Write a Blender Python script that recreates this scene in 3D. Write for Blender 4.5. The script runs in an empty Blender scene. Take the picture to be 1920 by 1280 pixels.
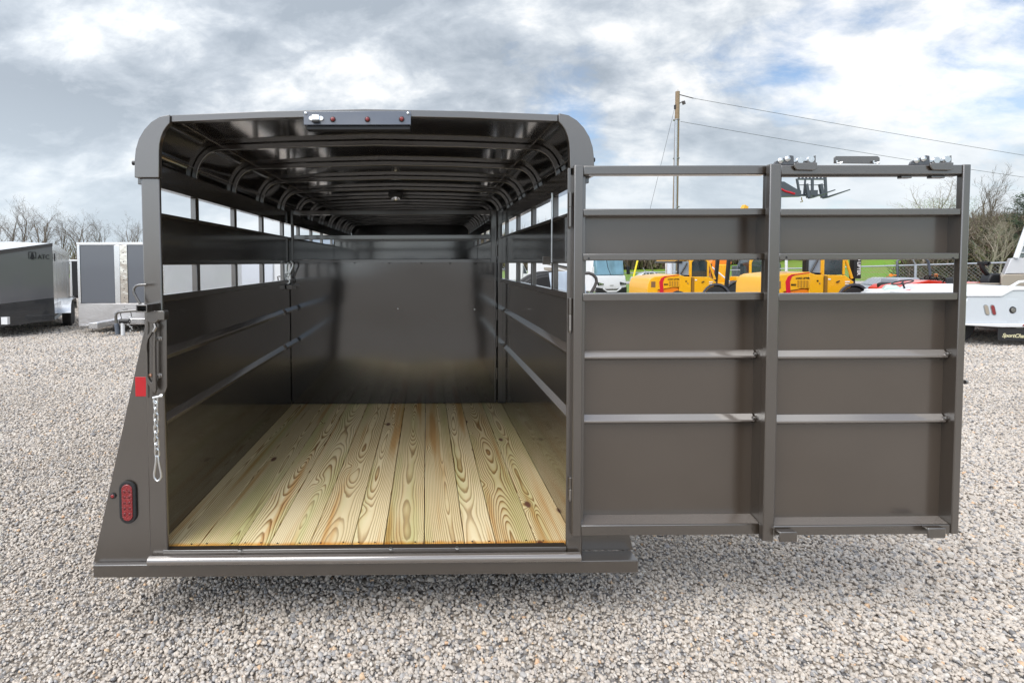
import bpy, bmesh, math, random
import numpy as np
from mathutils import Vector, Matrix, Euler, noise
rnd = random.Random(7)
sc = bpy.context.scene
R_ = math.radians

# ------------------------------------------------------------------ camera
CAM_H = 1.71
cam_d = bpy.data.cameras.new('camera'); cam = bpy.data.objects.new('camera', cam_d)
sc.collection.objects.link(cam); sc.camera = cam
cam_d.sensor_width = 36; cam_d.lens = 36*1000/1920
cam_d.shift_x = (960-809)/1920; cam_d.shift_y = -(640-531)/1920
cam_d.clip_start = 0.05; cam_d.clip_end = 5000
CR = Matrix.Rotation(-.0092, 3, 'Z') @ Matrix.Rotation(math.pi/2-.0385, 3, 'X') @ Matrix.Rotation(-.004, 3, 'Z')
cam.matrix_world = Matrix.Translation((0, 0, CAM_H)) @ CR.to_4x4()

# ------------------------------------------------------------------ world
world = bpy.data.worlds.new('World'); sc.world = world; world.use_nodes = True
SUN_EL, SUN_AZ = 52, -140        # veiled sun to the left and behind the camera
def build_world():
    nt = world.node_tree; N = nt.nodes; L = nt.links; N.clear()
    out = N.new('ShaderNodeOutputWorld')
    sky = N.new('ShaderNodeTexSky'); sky.sky_type = 'NISHITA'; sky.sun_disc = False
    sky.sun_elevation = R_(SUN_EL); sky.sun_rotation = R_(SUN_AZ); sky.air_density = 1.0; sky.dust_density = 1.2; sky.ozone_density = 1.5
    bg1 = N.new('ShaderNodeBackground'); bg1.inputs[1].default_value = .10
    bg2 = N.new('ShaderNodeBackground'); bg2.inputs[1].default_value = .63
    L.new(sky.outputs[0], bg1.inputs[0])
    tc = N.new('ShaderNodeTexCoord')
    sep = N.new('ShaderNodeSeparateXYZ'); L.new(tc.outputs['Generated'], sep.inputs[0])
    def M(op, a, b=None, c=None, clamp=False):
        m = N.new('ShaderNodeMath'); m.operation = op; m.use_clamp = clamp
        for i, v in enumerate((a, b, c)):
            if v is None: continue
            if isinstance(v, (int, float)): m.inputs[i].default_value = v
            else: L.new(v, m.inputs[i])
        return m.outputs[0]
    zc = M('MAXIMUM', sep.outputs[2], 0.0)
    den = M('ADD', zc, .50)
    u = M('DIVIDE', sep.outputs[0], den); v = M('DIVIDE', sep.outputs[1], den)
    cb = N.new('ShaderNodeCombineXYZ'); L.new(u, cb.inputs[0]); L.new(v, cb.inputs[1])
    def noi(scale, det, rough, dist, off, sx=1., sy=1., rot=0.):
        mp = N.new('ShaderNodeMapping'); mp.inputs['Location'].default_value = off; mp.inputs['Scale'].default_value = (sx, sy, 1)
        mp.inputs['Rotation'].default_value = (0, 0, rot)
        L.new(cb.outputs[0], mp.inputs[0])
        n = N.new('ShaderNodeTexNoise'); L.new(mp.outputs[0], n.inputs['Vector'])
        n.inputs['Scale'].default_value = scale; n.inputs['Detail'].default_value = det; n.inputs['Roughness'].default_value = rough
        n.inputs['Distortion'].default_value = dist
        return n.outputs['Fac']
    def ramp(f, pts):
        r = N.new('ShaderNodeValToRGB'); L.new(f, r.inputs[0]); e = r.color_ramp.elements
        while len(e) < len(pts): e.new(0.5)
        for i, (p, c) in enumerate(pts):
            e[i].position = p; e[i].color = (c, c, c, 1) if isinstance(c, (int, float)) else (*c, 1)
        return r.outputs[0]
    def blob(px, py, rad, w):      # one cloud mass of its own, centred on a compass direction
        d = (CR @ Vector(((px-809)/1000, -(py-531)/1000, -1))).normalized()
        vm = N.new('ShaderNodeVectorMath'); vm.operation = 'DISTANCE'; L.new(tc.outputs['Generated'], vm.inputs[0]); vm.inputs[1].default_value = d
        q = M('DIVIDE', vm.outputs['Value'], rad); q = M('MULTIPLY', q, q); q = M('MULTIPLY', q, -1); q = M('EXPONENT', q)
        return M('MULTIPLY', q, w)
    cover = noi(2.3, 9, .58, .35, (3.1, 1.7, 0), .8, 1.25, .5)
    fine = noi(8.5, 10, .62, .25, (7.2, 2.3, 4), .9, 1.2, .5)
    shade = noi(3.6, 8, .52, .3, (1.9, 8.3, 2), .8, 1.2, .3)
    cov = M('ADD', M('MULTIPLY', cover, .75), M('MULTIPLY', fine, .25))
    for b in ((1660, 120, .22, -.17), (1870, 150, .14, -.12), (1500, 70, .12, -.12), (960, 165, .14, -.14), (440, 130, .10, -.10), (1080, 230, .10, -.10), (1480, 250, .16, .04), (1600, 150, .08, .16), (1760, 230, .10, .14),
              (120, 60, .40, .16), (850, 20, .40, .14), (1250, 90, .28, .13), (300, 130, .3, .08), (1750, 330, .3, .10)):
        cov = M('ADD', cov, blob(*b))
    alpha = ramp(cov, [(.44, 0.03), (.50, .60), (.56, .97), (1, 1.0)])
    sh = M('ADD', M('MULTIPLY', M('SUBTRACT', shade, .5), 1.25), M('MULTIPLY', M('SUBTRACT', fine, .5), .65)); sh = M('ADD', sh, .49)
    for b in ((60, 90, .26, -.17), (880, 90, .24, -.12), (640, 30, .22, -.10), (1060, 60, .2, -.08), (60, 240, .16, -.10), (430, 60, .2, -.08), (1250, 150, .2, -.07),
              (290, 170, .10, .05), (430, 200, .12, .07), (680, 190, .12, .06), (1180, 210, .14, .05), (1560, 140, .16, .08), (1850, 60, .16, .08), (1870, 230, .14, .10), (150, 170, .10, .02)):
        sh = M('ADD', sh, blob(*b))
    ccol = ramp(sh, [(.24, (.36, .41, .47)), (.39, (.50, .55, .61)), (.49, (.68, .72, .76)), (.60, (.92, .925, .93)), (.8, (1.12, 1.12, 1.12))])
    hzc = ramp(zc, [(0.0, 1.0), (.10, .75), (.26, 0.0)])
    hm = N.new('ShaderNodeMix'); hm.data_type = 'RGBA'; L.new(M('MULTIPLY', hzc, .80), hm.inputs[0]); L.new(ccol, hm.inputs[6]); hm.inputs[7].default_value = (.60, .68, .75, 1); ccol = hm.outputs[2]
    # cloud lit through near the veiled sun
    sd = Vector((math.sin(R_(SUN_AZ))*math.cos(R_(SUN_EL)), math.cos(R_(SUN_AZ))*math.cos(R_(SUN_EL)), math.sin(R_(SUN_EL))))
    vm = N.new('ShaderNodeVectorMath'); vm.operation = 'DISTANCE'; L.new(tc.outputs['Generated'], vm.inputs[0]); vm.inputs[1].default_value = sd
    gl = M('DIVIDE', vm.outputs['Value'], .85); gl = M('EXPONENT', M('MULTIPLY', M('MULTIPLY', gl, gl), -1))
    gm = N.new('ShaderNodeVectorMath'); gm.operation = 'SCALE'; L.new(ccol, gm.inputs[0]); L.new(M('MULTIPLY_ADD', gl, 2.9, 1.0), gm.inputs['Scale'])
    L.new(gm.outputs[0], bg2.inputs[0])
    # thicker veil of cloud down at the horizon
    hz = ramp(zc, [(0.0, 1.0), (.14, 0.35), (.3, 0.0)])
    al = M('MAXIMUM', alpha, M('MULTIPLY', hz, .85))
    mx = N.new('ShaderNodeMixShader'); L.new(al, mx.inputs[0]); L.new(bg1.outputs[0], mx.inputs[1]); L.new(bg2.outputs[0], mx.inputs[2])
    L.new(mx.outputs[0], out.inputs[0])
build_world()
sun_d = bpy.data.lights.new('sun', 'SUN'); sun_d.energy = 1.35; sun_d.angle = R_(40); sun_d.color = (1, .95, .88)
sun = bpy.data.objects.new('sun', sun_d); sc.collection.objects.link(sun)
_az, _el = R_(SUN_AZ), R_(SUN_EL)
_sd = Vector((math.sin(_az)*math.cos(_el), math.cos(_az)*math.cos(_el), math.sin(_el)))
sun.rotation_euler = _sd.to_track_quat('Z', 'Y').to_euler(); sun.location = _sd*50
vs = sc.view_settings; vs.view_transform = 'Standard'; vs.look = 'None'; vs.exposure = 0.8; vs.gamma = 1; vs.use_curve_mapping = False
sc.cycles.max_bounces = 8; sc.cycles.glossy_bounces = 5; sc.cycles.diffuse_bounces = 4; sc.cycles.caustics_reflective = False; sc.cycles.caustics_refractive = False

# ------------------------------------------------------------------ measuring helpers
def at(px, py, Y):
    """point of the plane Y=const that the photograph shows at this pixel (1920x1280)"""
    d = CR @ Vector(((px-809)/1000, -(py-531)/1000, -1)); t = Y/d.y
    return Vector((d.x*t, Y, CAM_H+d.z*t))

# ------------------------------------------------------------------ materials
MATS = {}
def nodes_of(name):
    m = bpy.data.materials.new(name); m.use_nodes = True; nt = m.node_tree
    b = nt.nodes['Principled BSDF']; return m, nt, b
def mat(name, col, rough=.5, metal=0., spec=.5, bump=0., bscale=40., var=0., vscale=3., coat=0., trans=0., emit=None, detail=4):
    if name in MATS: return MATS[name]
    m, nt, b = nodes_of(name); N, L = nt.nodes, nt.links
    b.inputs['Base Color'].default_value = (*col, 1); b.inputs['Roughness'].default_value = rough
    b.inputs['Metallic'].default_value = metal; b.inputs['Specular IOR Level'].default_value = spec
    b.inputs['Coat Weight'].default_value = coat; b.inputs['Coat Roughness'].default_value = .06
    b.inputs['Transmission Weight'].default_value = trans
    tc = N.new('ShaderNodeTexCoord')
    if var:
        n = N.new('ShaderNodeTexNoise'); n.inputs['Scale'].default_value = vscale; n.inputs['Detail'].default_value = 6
        L.new(tc.outputs['Object'], n.inputs['Vector'])
        mx = N.new('ShaderNodeMix'); mx.data_type = 'RGBA'
        mx.inputs[6].default_value = (*[c*(1-var) for c in col], 1); mx.inputs[7].default_value = (*[min(1, c*(1+var)) for c in col], 1)
        L.new(n.outputs['Fac'], mx.inputs[0]); L.new(mx.outputs[2], b.inputs['Base Color'])
        mr = N.new('ShaderNodeMapRange'); mr.inputs[3].default_value = max(.02, rough*.8); mr.inputs[4].default_value = min(1, rough*1.25)
        L.new(n.outputs['Fac'], mr.inputs[0]); L.new(mr.outputs[0], b.inputs['Roughness'])
    if bump:
        n = N.new('ShaderNodeTexNoise'); n.inputs['Scale'].default_value = bscale; n.inputs['Detail'].default_value = detail
        L.new(tc.outputs['Object'], n.inputs['Vector'])
        bp = N.new('ShaderNodeBump'); bp.inputs['Strength'].default_value = bump; bp.inputs['Distance'].default_value = .01
        L.new(n.outputs['Fac'], bp.inputs['Height']); L.new(bp.outputs[0], b.inputs['Normal'])
    if emit: b.inputs['Emission Color'].default_value = (*emit[0], 1); b.inputs['Emission Strength'].default_value = emit[1]
    MATS[name] = m; return m

def paint_mat(name, col, rough, wave, dist=.006, wscale=(1.6, 1.6, 1.6), spec=.5, coat=0., cior=1.5, crough=.08):
    """sheet-metal paint: broad ripples of thin sheet plus fine orange peel and a little dust"""
    m, nt, b = nodes_of(name); N, L = nt.nodes, nt.links
    b.inputs['Specular IOR Level'].default_value = spec; b.inputs['Coat Weight'].default_value = coat; b.inputs['Coat Roughness'].default_value = crough; b.inputs['Coat IOR'].default_value = cior
    tc = N.new('ShaderNodeTexCoord')
    n3 = N.new('ShaderNodeTexNoise'); n3.inputs['Scale'].default_value = 2.3; n3.inputs['Detail'].default_value = 7; L.new(tc.outputs['Object'], n3.inputs['Vector'])
    mx = N.new('ShaderNodeMix'); mx.data_type = 'RGBA'
    mx.inputs[6].default_value = (*[c*.88 for c in col], 1); mx.inputs[7].default_value = (*[c*1.14 for c in col], 1)
    L.new(n3.outputs['Fac'], mx.inputs[0]); L.new(mx.outputs[2], b.inputs['Base Color'])
    mr = N.new('ShaderNodeMapRange'); mr.inputs[3].default_value = rough*.75; mr.inputs[4].default_value = rough*1.3
    L.new(n3.outputs['Fac'], mr.inputs[0]); L.new(mr.outputs[0], b.inputs['Roughness'])
    mp = N.new('ShaderNodeMapping'); mp.inputs['Scale'].default_value = wscale; L.new(tc.outputs['Object'], mp.inputs[0])
    n1 = N.new('ShaderNodeTexNoise'); n1.inputs['Scale'].default_value = 1; n1.inputs['Detail'].default_value = 2; n1.inputs['Roughness'].default_value = .4
    L.new(mp.outputs[0], n1.inputs['Vector'])
    b1 = N.new('ShaderNodeBump'); b1.inputs['Strength'].default_value = wave; b1.inputs['Distance'].default_value = dist*10
    L.new(n1.outputs['Fac'], b1.inputs['Height'])
    n2 = N.new('ShaderNodeTexNoise'); n2.inputs['Scale'].default_value = 260; n2.inputs['Detail'].default_value = 2; L.new(tc.outputs['Object'], n2.inputs['Vector'])
    b2 = N.new('ShaderNodeBump'); b2.inputs['Strength'].default_value = .08; b2.inputs['Distance'].default_value = .002
    L.new(n2.outputs['Fac'], b2.inputs['Height']); L.new(b1.outputs[0], b2.inputs['Normal']); L.new(b2.outputs[0], b.inputs['Normal'])
    MATS[name] = m; return m

TAUPE = (.036, .027, .0195)
P_FRAME = paint_mat('taupe_frame_paint', TAUPE, .30, .04, wscale=(1.2, 1.2, 1.2), spec=.6, coat=1., cior=2.1, crough=.24)
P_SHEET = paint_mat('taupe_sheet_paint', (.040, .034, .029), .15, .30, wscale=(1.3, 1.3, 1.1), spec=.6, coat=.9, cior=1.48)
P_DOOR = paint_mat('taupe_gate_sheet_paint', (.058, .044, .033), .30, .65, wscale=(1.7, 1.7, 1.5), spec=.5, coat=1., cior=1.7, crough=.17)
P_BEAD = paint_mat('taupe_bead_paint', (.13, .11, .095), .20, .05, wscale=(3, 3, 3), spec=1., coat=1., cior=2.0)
P_ROOF = paint_mat('roof_sheet_paint', (.026, .023, .020), .06, .20, wscale=(2.2, .7, 2.2), spec=.9, coat=1., cior=1.6)
P_BOW = paint_mat('roof_bow_paint', (.040, .035, .031), .16, .05, wscale=(3, 3, 3), spec=.9, coat=1., cior=1.6)
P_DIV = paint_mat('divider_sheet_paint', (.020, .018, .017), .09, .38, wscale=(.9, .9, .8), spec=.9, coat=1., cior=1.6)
ZINC = mat('zinc_plated_steel', (.75, .77, .78), .28, 1., bump=.1, bscale=90)
STEEL = mat('bare_steel', (.35, .33, .31), .38, 1., bump=.1, bscale=90)
CHROME = mat('polished_chrome', (.8, .82, .84), .12, 1.)
RUBBER = mat('black_rubber', (.018, .018, .019), .75, bump=.3, bscale=60)
BLACK = mat('black_paint', (.012, .012, .013), .4, bump=.05)
REDLENS = mat('red_lens', (.24, .003, .006), .12, coat=1., bump=.6, bscale=180, detail=1)
REDTAPE = mat('red_reflector', (.50, .004, .012), .3, coat=.5, bump=.2, bscale=400)
WHITE = mat('white_paint', (.74, .75, .76), .3, bump=.03, bscale=3, var=.05, coat=.3)
CREAM = mat('cream_gelcoat', (.36, .31, .25), .35, var=.06)
ALU = mat('polished_aluminium', (.74, .75, .77), .20, 1., bump=.10, bscale=3, var=.1)
GREYP = mat('graphite_panel_paint', (.11, .12, .14), .2, bump=.12, bscale=1.5, coat=.5)
GREYP2 = mat('pewter_panel_paint', (.13, .13, .14), .16, bump=.12, bscale=1.5, coat=.6)
YEL = mat('yellow_machine_paint', (.80, .40, .012), .30, var=.05, coat=.5)
ORG = mat('orange_machine_paint', (.80, .22, .01), .35, coat=.4)
REDP = mat('red_tractor_paint', (.65, .035, .012), .28, coat=.6)
STRIPE = mat('red_stripe_vinyl', (.55, .01, .03), .35)
GLASS = mat('tinted_glass', (.03, .045, .05), .04, spec=.8, coat=1., var=.7, vscale=2.5)
BGLASS = mat('blue_windscreen_glass', (.16, .30, .38), .05, spec=.8, coat=1., var=.6, vscale=1.4)
GALV = mat('galvanised_pipe', (.42, .46, .51), .45, .15, var=.1)
AMBER = mat('amber_lens', (.9, .25, .01), .2, coat=1.)
POLEW = mat('weathered_pole_wood', (.26, .19, .12), .85, bump=.5, bscale=20, var=.3, vscale=8)
BARK = mat('grey_brown_bark', (.13, .105, .08), .9, var=.3, vscale=1.5)
BARKL = mat('pale_bark', (.30, .26, .21), .9, var=.3, vscale=1.5)
LEAF1 = mat('spring_leaf_green', (.11, .15, .035), .7, var=.4, vscale=.8)
NEEDLE = mat('dark_needle_green', (.03, .055, .025), .8, var=.4, vscale=2)

def wood_mat():
    m, nt, b = nodes_of('treated_pine'); N, L = nt.nodes, nt.links
    tc = N.new('ShaderNodeTexCoord'); oi = N.new('ShaderNodeObjectInfo')
    sp = N.new('ShaderNodeSeparateXYZ'); L.new(tc.outputs['Object'], sp.inputs[0])
    def M(op, a, b_=None, c=None, clamp=False):
        q = N.new('ShaderNodeMath'); q.operation = op; q.use_clamp = clamp
        for i, v in enumerate((a, b_, c)):
            if v is None: continue
            if isinstance(v, (int, float)): q.inputs[i].default_value = v
            else: L.new(v, q.inputs[i])
        return q.outputs[0]
    def V(x, y, z):
        c = N.new('ShaderNodeCombineXYZ')
        for i, v in enumerate((x, y, z)):
            if isinstance(v, (int, float)): c.inputs[i].default_value = v
            else: L.new(v, c.inputs[i])
        return c.outputs[0]
    def noi(vec, s, d=2, r=.5):
        n = N.new('ShaderNodeTexNoise'); L.new(vec, n.inputs['Vector']); n.inputs['Scale'].default_value = s; n.inputs['Detail'].default_value = d; n.inputs['Roughness'].default_value = r
        return n.outputs['Fac']
    X, Y = sp.outputs[0], sp.outputs[1]; rn = oi.outputs['Random']
    al = M('ADD', Y, M('MULTIPLY', rn, 61.0)); seed = M('MULTIPLY', rn, 23.0)
    cx = M('ADD', M('MULTIPLY', M('SUBTRACT', noi(V(0, al, seed), .32, 2, .4), .5), .24), M('MULTIPLY', M('SUBTRACT', rn, .5), .08))
    dep = M('ADD', .008, M('MULTIPLY', M('ABSOLUTE', M('SUBTRACT', noi(V(3, al, seed), .50, 3, .38), .5)), .34))
    dx = M('SUBTRACT', X, cx)
    rad = M('SQRT', M('ADD', M('MULTIPLY', dx, dx), M('MULTIPLY', dep, dep)))
    # knots: scattered cells pull the rings round themselves
    vo = N.new('ShaderNodeTexVoronoi'); vo.inputs['Scale'].default_value = 1.0; vo.inputs['Randomness'].default_value = 1.0
    L.new(V(M('MULTIPLY', X, 5.5), M('MULTIPLY', al, 2.3), seed), vo.inputs['Vector'])
    kd = vo.outputs['Distance']
    kn = M('EXPONENT', M('MULTIPLY', M('MULTIPLY', kd, kd), -26.0))
    vc = N.new('ShaderNodeSeparateXYZ'); L.new(vo.outputs['Color'], vc.inputs[0])
    kon = M('GREATER_THAN', vc.outputs[0], .42)
    kn = M('MULTIPLY', kn, kon)
    wob = M('MULTIPLY', M('SUBTRACT', noi(V(M('MULTIPLY', X, 11), M('MULTIPLY', al, 1.3), seed), 1.0, 4, .5), .5), .016)
    rad2 = M('ADD', M('ADD', rad, wob), M('MULTIPLY', kn, .045))
    ph = M('FRACT', M('MULTIPLY', rad2, 112.0))
    r = N.new('ShaderNodeValToRGB'); L.new(ph, r.inputs[0]); e = r.color_ramp.elements
    cols = [(0, (.86, .745, .49)), (.52, (.79, .65, .38)), (.74, (.46, .29, .12)), (.88, (.23, .12, .04)), (.96, (.54, .37, .17)), (1, (.83, .71, .45))]
    while len(e) < len(cols): e.new(.5)
    for i, (p, c) in enumerate(cols): e[i].position = p; e[i].color = (*c, 1)
    # ring contrast fades where rings run wide
    amt = M('MULTIPLY_ADD', noi(V(M('MULTIPLY', X, 3), M('MULTIPLY', al, .8), seed), 1.5, 2), 1.7, -.02, clamp=True)
    mx = N.new('ShaderNodeMix'); mx.data_type = 'RGBA'; L.new(amt, mx.inputs[0]); mx.inputs[6].default_value = (.84, .73, .48, 1); L.new(r.outputs[0], mx.inputs[7])
    # green preservative streaks and reddish heart streaks
    def tint(src, fac, col, mode='MULTIPLY'):
        t = N.new('ShaderNodeMix'); t.data_type = 'RGBA'; t.blend_type = mode; L.new(fac, t.inputs[0]); L.new(src, t.inputs[6]); t.inputs[7].default_value = (*col, 1); return t.outputs[2]
    g = M('MULTIPLY', M('SUBTRACT', noi(V(M('MULTIPLY', X, 7), M('MULTIPLY', al, .55), M('ADD', seed, 9)), 1.0, 3), .48), 3.4, clamp=True)
    c1 = tint(mx.outputs[2], g, (.70, .84, .58))
    h = M('MULTIPLY', M('SUBTRACT', noi(V(M('MULTIPLY', X, 13), M('MULTIPLY', al, .5), M('ADD', seed, 31)), 1.0, 2), .57), 8.0, clamp=True)
    c2 = tint(c1, h, (.84, .62, .42))
    core = M('MULTIPLY', M('SUBTRACT', kn, .72), 6.0, clamp=True)
    c3 = tint(c2, core, (.16, .075, .05), 'MIX')
    # damp amber edge at the tailboard end of every plank
    ed = M('MULTIPLY', M('SUBTRACT', -2.355, M('ADD', Y, M('MULTIPLY', noi(V(M('MULTIPLY', X, 20), seed, 0), 1.0, 2), .035))), 40.0, clamp=True)
    c4 = tint(c3, ed, (.90, .58, .24))
    c5 = tint(c4, M('FRACT', M('MULTIPLY', oi.outputs['Random'], 7.3)), (.80, .77, .70))
    # resin / dirt speckle
    s = M('MULTIPLY', M('SUBTRACT', noi(V(M('MULTIPLY', X, 60), M('MULTIPLY', al, 26), seed), 1.0, 3, .7), .66), 4.0, clamp=True)
    c6 = tint(c5, s, (.55, .47, .36))
    L.new(c6, b.inputs['Base Color']); b.inputs['Roughness'].default_value = .62; b.inputs['Specular IOR Level'].default_value = .25
    bp = N.new('ShaderNodeBump'); bp.inputs['Strength'].default_value = .25; bp.inputs['Distance'].default_value = .002
    L.new(ph, bp.inputs['Height']); L.new(bp.outputs[0], b.inputs['Normal'])
    return m
WOOD = wood_mat()

def stone_mat():
    m, nt, b = nodes_of('gravel_stone'); N, L = nt.nodes, nt.links
    oi = N.new('ShaderNodeObjectInfo'); tc = N.new('ShaderNodeTexCoord')
    r = N.new('ShaderNodeValToRGB'); L.new(oi.outputs['Random'], r.inputs[0]); r.color_ramp.interpolation = 'LINEAR'; e = r.color_ramp.elements
    cols = [(0, (.16, .15, .145)), (.03, (.29, .285, .29)), (.12, (.44, .43, .425)), (.28, (.55, .50, .44)), (.50, (.62, .555, .485)), (.68, (.67, .60, .525)), (.80, (.57, .52, .47)), (.92, (.71, .67, .615)), (.975, (.50, .46, .43)), (.988, (.74, .56, .38)), (1, (.68, .46, .30))]
    while len(e) < len(cols): e.new(.5)
    for i, (p, c) in enumerate(cols): e[i].position = p; e[i].color = (*c, 1)
    n = N.new('ShaderNodeTexNoise'); n.inputs['Scale'].default_value = 2.2; n.inputs['Detail'].default_value = 5; L.new(tc.outputs['Object'], n.inputs['Vector'])
    mx = N.new('ShaderNodeMix'); mx.data_type = 'RGBA'; mx.blend_type = 'MULTIPLY'; mx.inputs[0].default_value = .7
    r2 = N.new('ShaderNodeValToRGB'); L.new(n.outputs['Fac'], r2.inputs[0]); r2.color_ramp.elements[0].color = (.72, .70, .68, 1); r2.color_ramp.elements[0].position = .3; r2.color_ramp.elements[1].position = .7
    L.new(r.outputs[0], mx.inputs[6]); L.new(r2.outputs[0], mx.inputs[7]); L.new(mx.outputs[2], b.inputs['Base Color']); b.inputs['Roughness'].default_value = .85; b.inputs['Specular IOR Level'].default_value = .3
    return m
STONE = stone_mat()

def gravel_mat():
    m, nt, b = nodes_of('gravel_ground'); N, L = nt.nodes, nt.links
    tc = N.new('ShaderNodeTexCoord')
    vo = N.new('ShaderNodeTexVoronoi'); vo.inputs['Scale'].default_value = 36; L.new(tc.outputs['Object'], vo.inputs['Vector'])
    sp = N.new('ShaderNodeSeparateXYZ'); L.new(vo.outputs['Color'], sp.inputs[0])
    r = N.new('ShaderNodeValToRGB'); L.new(sp.outputs[0], r.inputs[0]); e = r.color_ramp.elements
    cols = [(0, (.20, .20, .21)), (.12, (.36, .36, .37)), (.35, (.53, .485, .44)), (.7, (.63, .57, .50)), (1, (.72, .67, .61))]
    while len(e) < len(cols): e.new(.5)
    for i, (p, c) in enumerate(cols): e[i].position = p; e[i].color = (*c, 1)
    rr = N.new('ShaderNodeValToRGB'); L.new(vo.outputs['Distance'], rr.inputs[0]); rr.color_ramp.elements[0].color = (1, 1, 1, 1); rr.color_ramp.elements[0].position = .25
    rr.color_ramp.elements[1].color = (.42, .40, .38, 1); rr.color_ramp.elements[1].position = .75
    n = N.new('ShaderNodeTexNoise'); n.inputs['Scale'].default_value = .35; n.inputs['Detail'].default_value = 8; n.inputs['Roughness'].default_value = .65; L.new(tc.outputs['Object'], n.inputs['Vector'])
    r3 = N.new('ShaderNodeValToRGB'); L.new(n.outputs['Fac'], r3.inputs[0]); r3.color_ramp.elements[0].color = (.80, .77, .73, 1); r3.color_ramp.elements[0].position = .35; r3.color_ramp.elements[1].position = .6
    m1 = N.new('ShaderNodeMix'); m1.data_type = 'RGBA'; m1.blend_type = 'MULTIPLY'; m1.inputs[0].default_value = 1; L.new(r.outputs[0], m1.inputs[6]); L.new(rr.outputs[0], m1.inputs[7])
    m2 = N.new('ShaderNodeMix'); m2.data_type = 'RGBA'; m2.blend_type = 'MULTIPLY'; m2.inputs[0].default_value = 1; L.new(m1.outputs[2], m2.inputs[6]); L.new(r3.outputs[0], m2.inputs[7])
    # grass takes over beyond the fence
    sx = N.new('ShaderNodeSeparateXYZ'); L.new(tc.outputs['Object'], sx.inputs[0])
    def M(op, a, b_=None, clamp=False):
        q = N.new('ShaderNodeMath'); q.operation = op; q.use_clamp = clamp
        for i, v in enumerate((a, b_)):
            if v is None: continue
            if isinstance(v, (int, float)): q.inputs[i].default_value = v
            else: L.new(v, q.inputs[i])
        return q.outputs[0]
    n4 = N.new('ShaderNodeTexNoise'); n4.inputs['Scale'].default_value = .8; n4.inputs['Detail'].default_value = 6; L.new(tc.outputs['Object'], n4.inputs['Vector'])
    # signed distance to the fence line, metres
    side = M('ADD', M('ADD', M('MULTIPLY', sx.outputs[0], .956), M('MULTIPLY', sx.outputs[1], .293)), -24.6)
    gr = M('MULTIPLY', M('ADD', M('ADD', side, M('MULTIPLY', n4.outputs['Fac'], 1.4)), .2), 1.5, clamp=True)
    far = M('MULTIPLY', M('SUBTRACT', sx.outputs[1], 66.0), .5, clamp=True)
    gr = M('MAXIMUM', gr, far)
    road_d = M('ABSOLUTE', M('SUBTRACT', M('ADD', sx.outputs[1], M('MULTIPLY', sx.outputs[0], .10)), 69.5))
    road = M('MULTIPLY', M('SUBTRACT', 4.6, road_d), 2.0, clamp=True)
    gn = N.new('ShaderNodeTexNoise'); gn.inputs['Scale'].default_value = .25; gn.inputs['Detail'].default_value = 9; gn.inputs['Roughness'].default_value = .7; L.new(tc.outputs['Object'], gn.inputs['Vector'])
    gc = N.new('ShaderNodeValToRGB'); L.new(gn.outputs['Fac'], gc.inputs[0]); gc.color_ramp.elements[0].color = (.19, .21, .055, 1); gc.color_ramp.elements[0].position = .35
    gc.color_ramp.elements[1].color = (.13, .27, .025, 1); gc.color_ramp.elements[1].position = .6
    m3 = N.new('ShaderNodeMix'); m3.data_type = 'RGBA'; L.new(gr, m3.inputs[0]); L.new(m2.outputs[2], m3.inputs[6]); L.new(gc.outputs[0], m3.inputs[7])
    L.new(m3.outputs[2], b.inputs['Base Color'])
    bp = N.new('ShaderNodeBump'); bp.inputs['Strength'].default_value = .9; bp.inputs['Distance'].default_value = .012; bp.invert = True
    L.new(vo.outputs['Distance'], bp.inputs['Height']); L.new(bp.outputs[0], b.inputs['Normal'])
    b.inputs['Roughness'].default_value = .9; b.inputs['Specular IOR Level'].default_value = .2
    return m
GRAVEL = gravel_mat()

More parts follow.
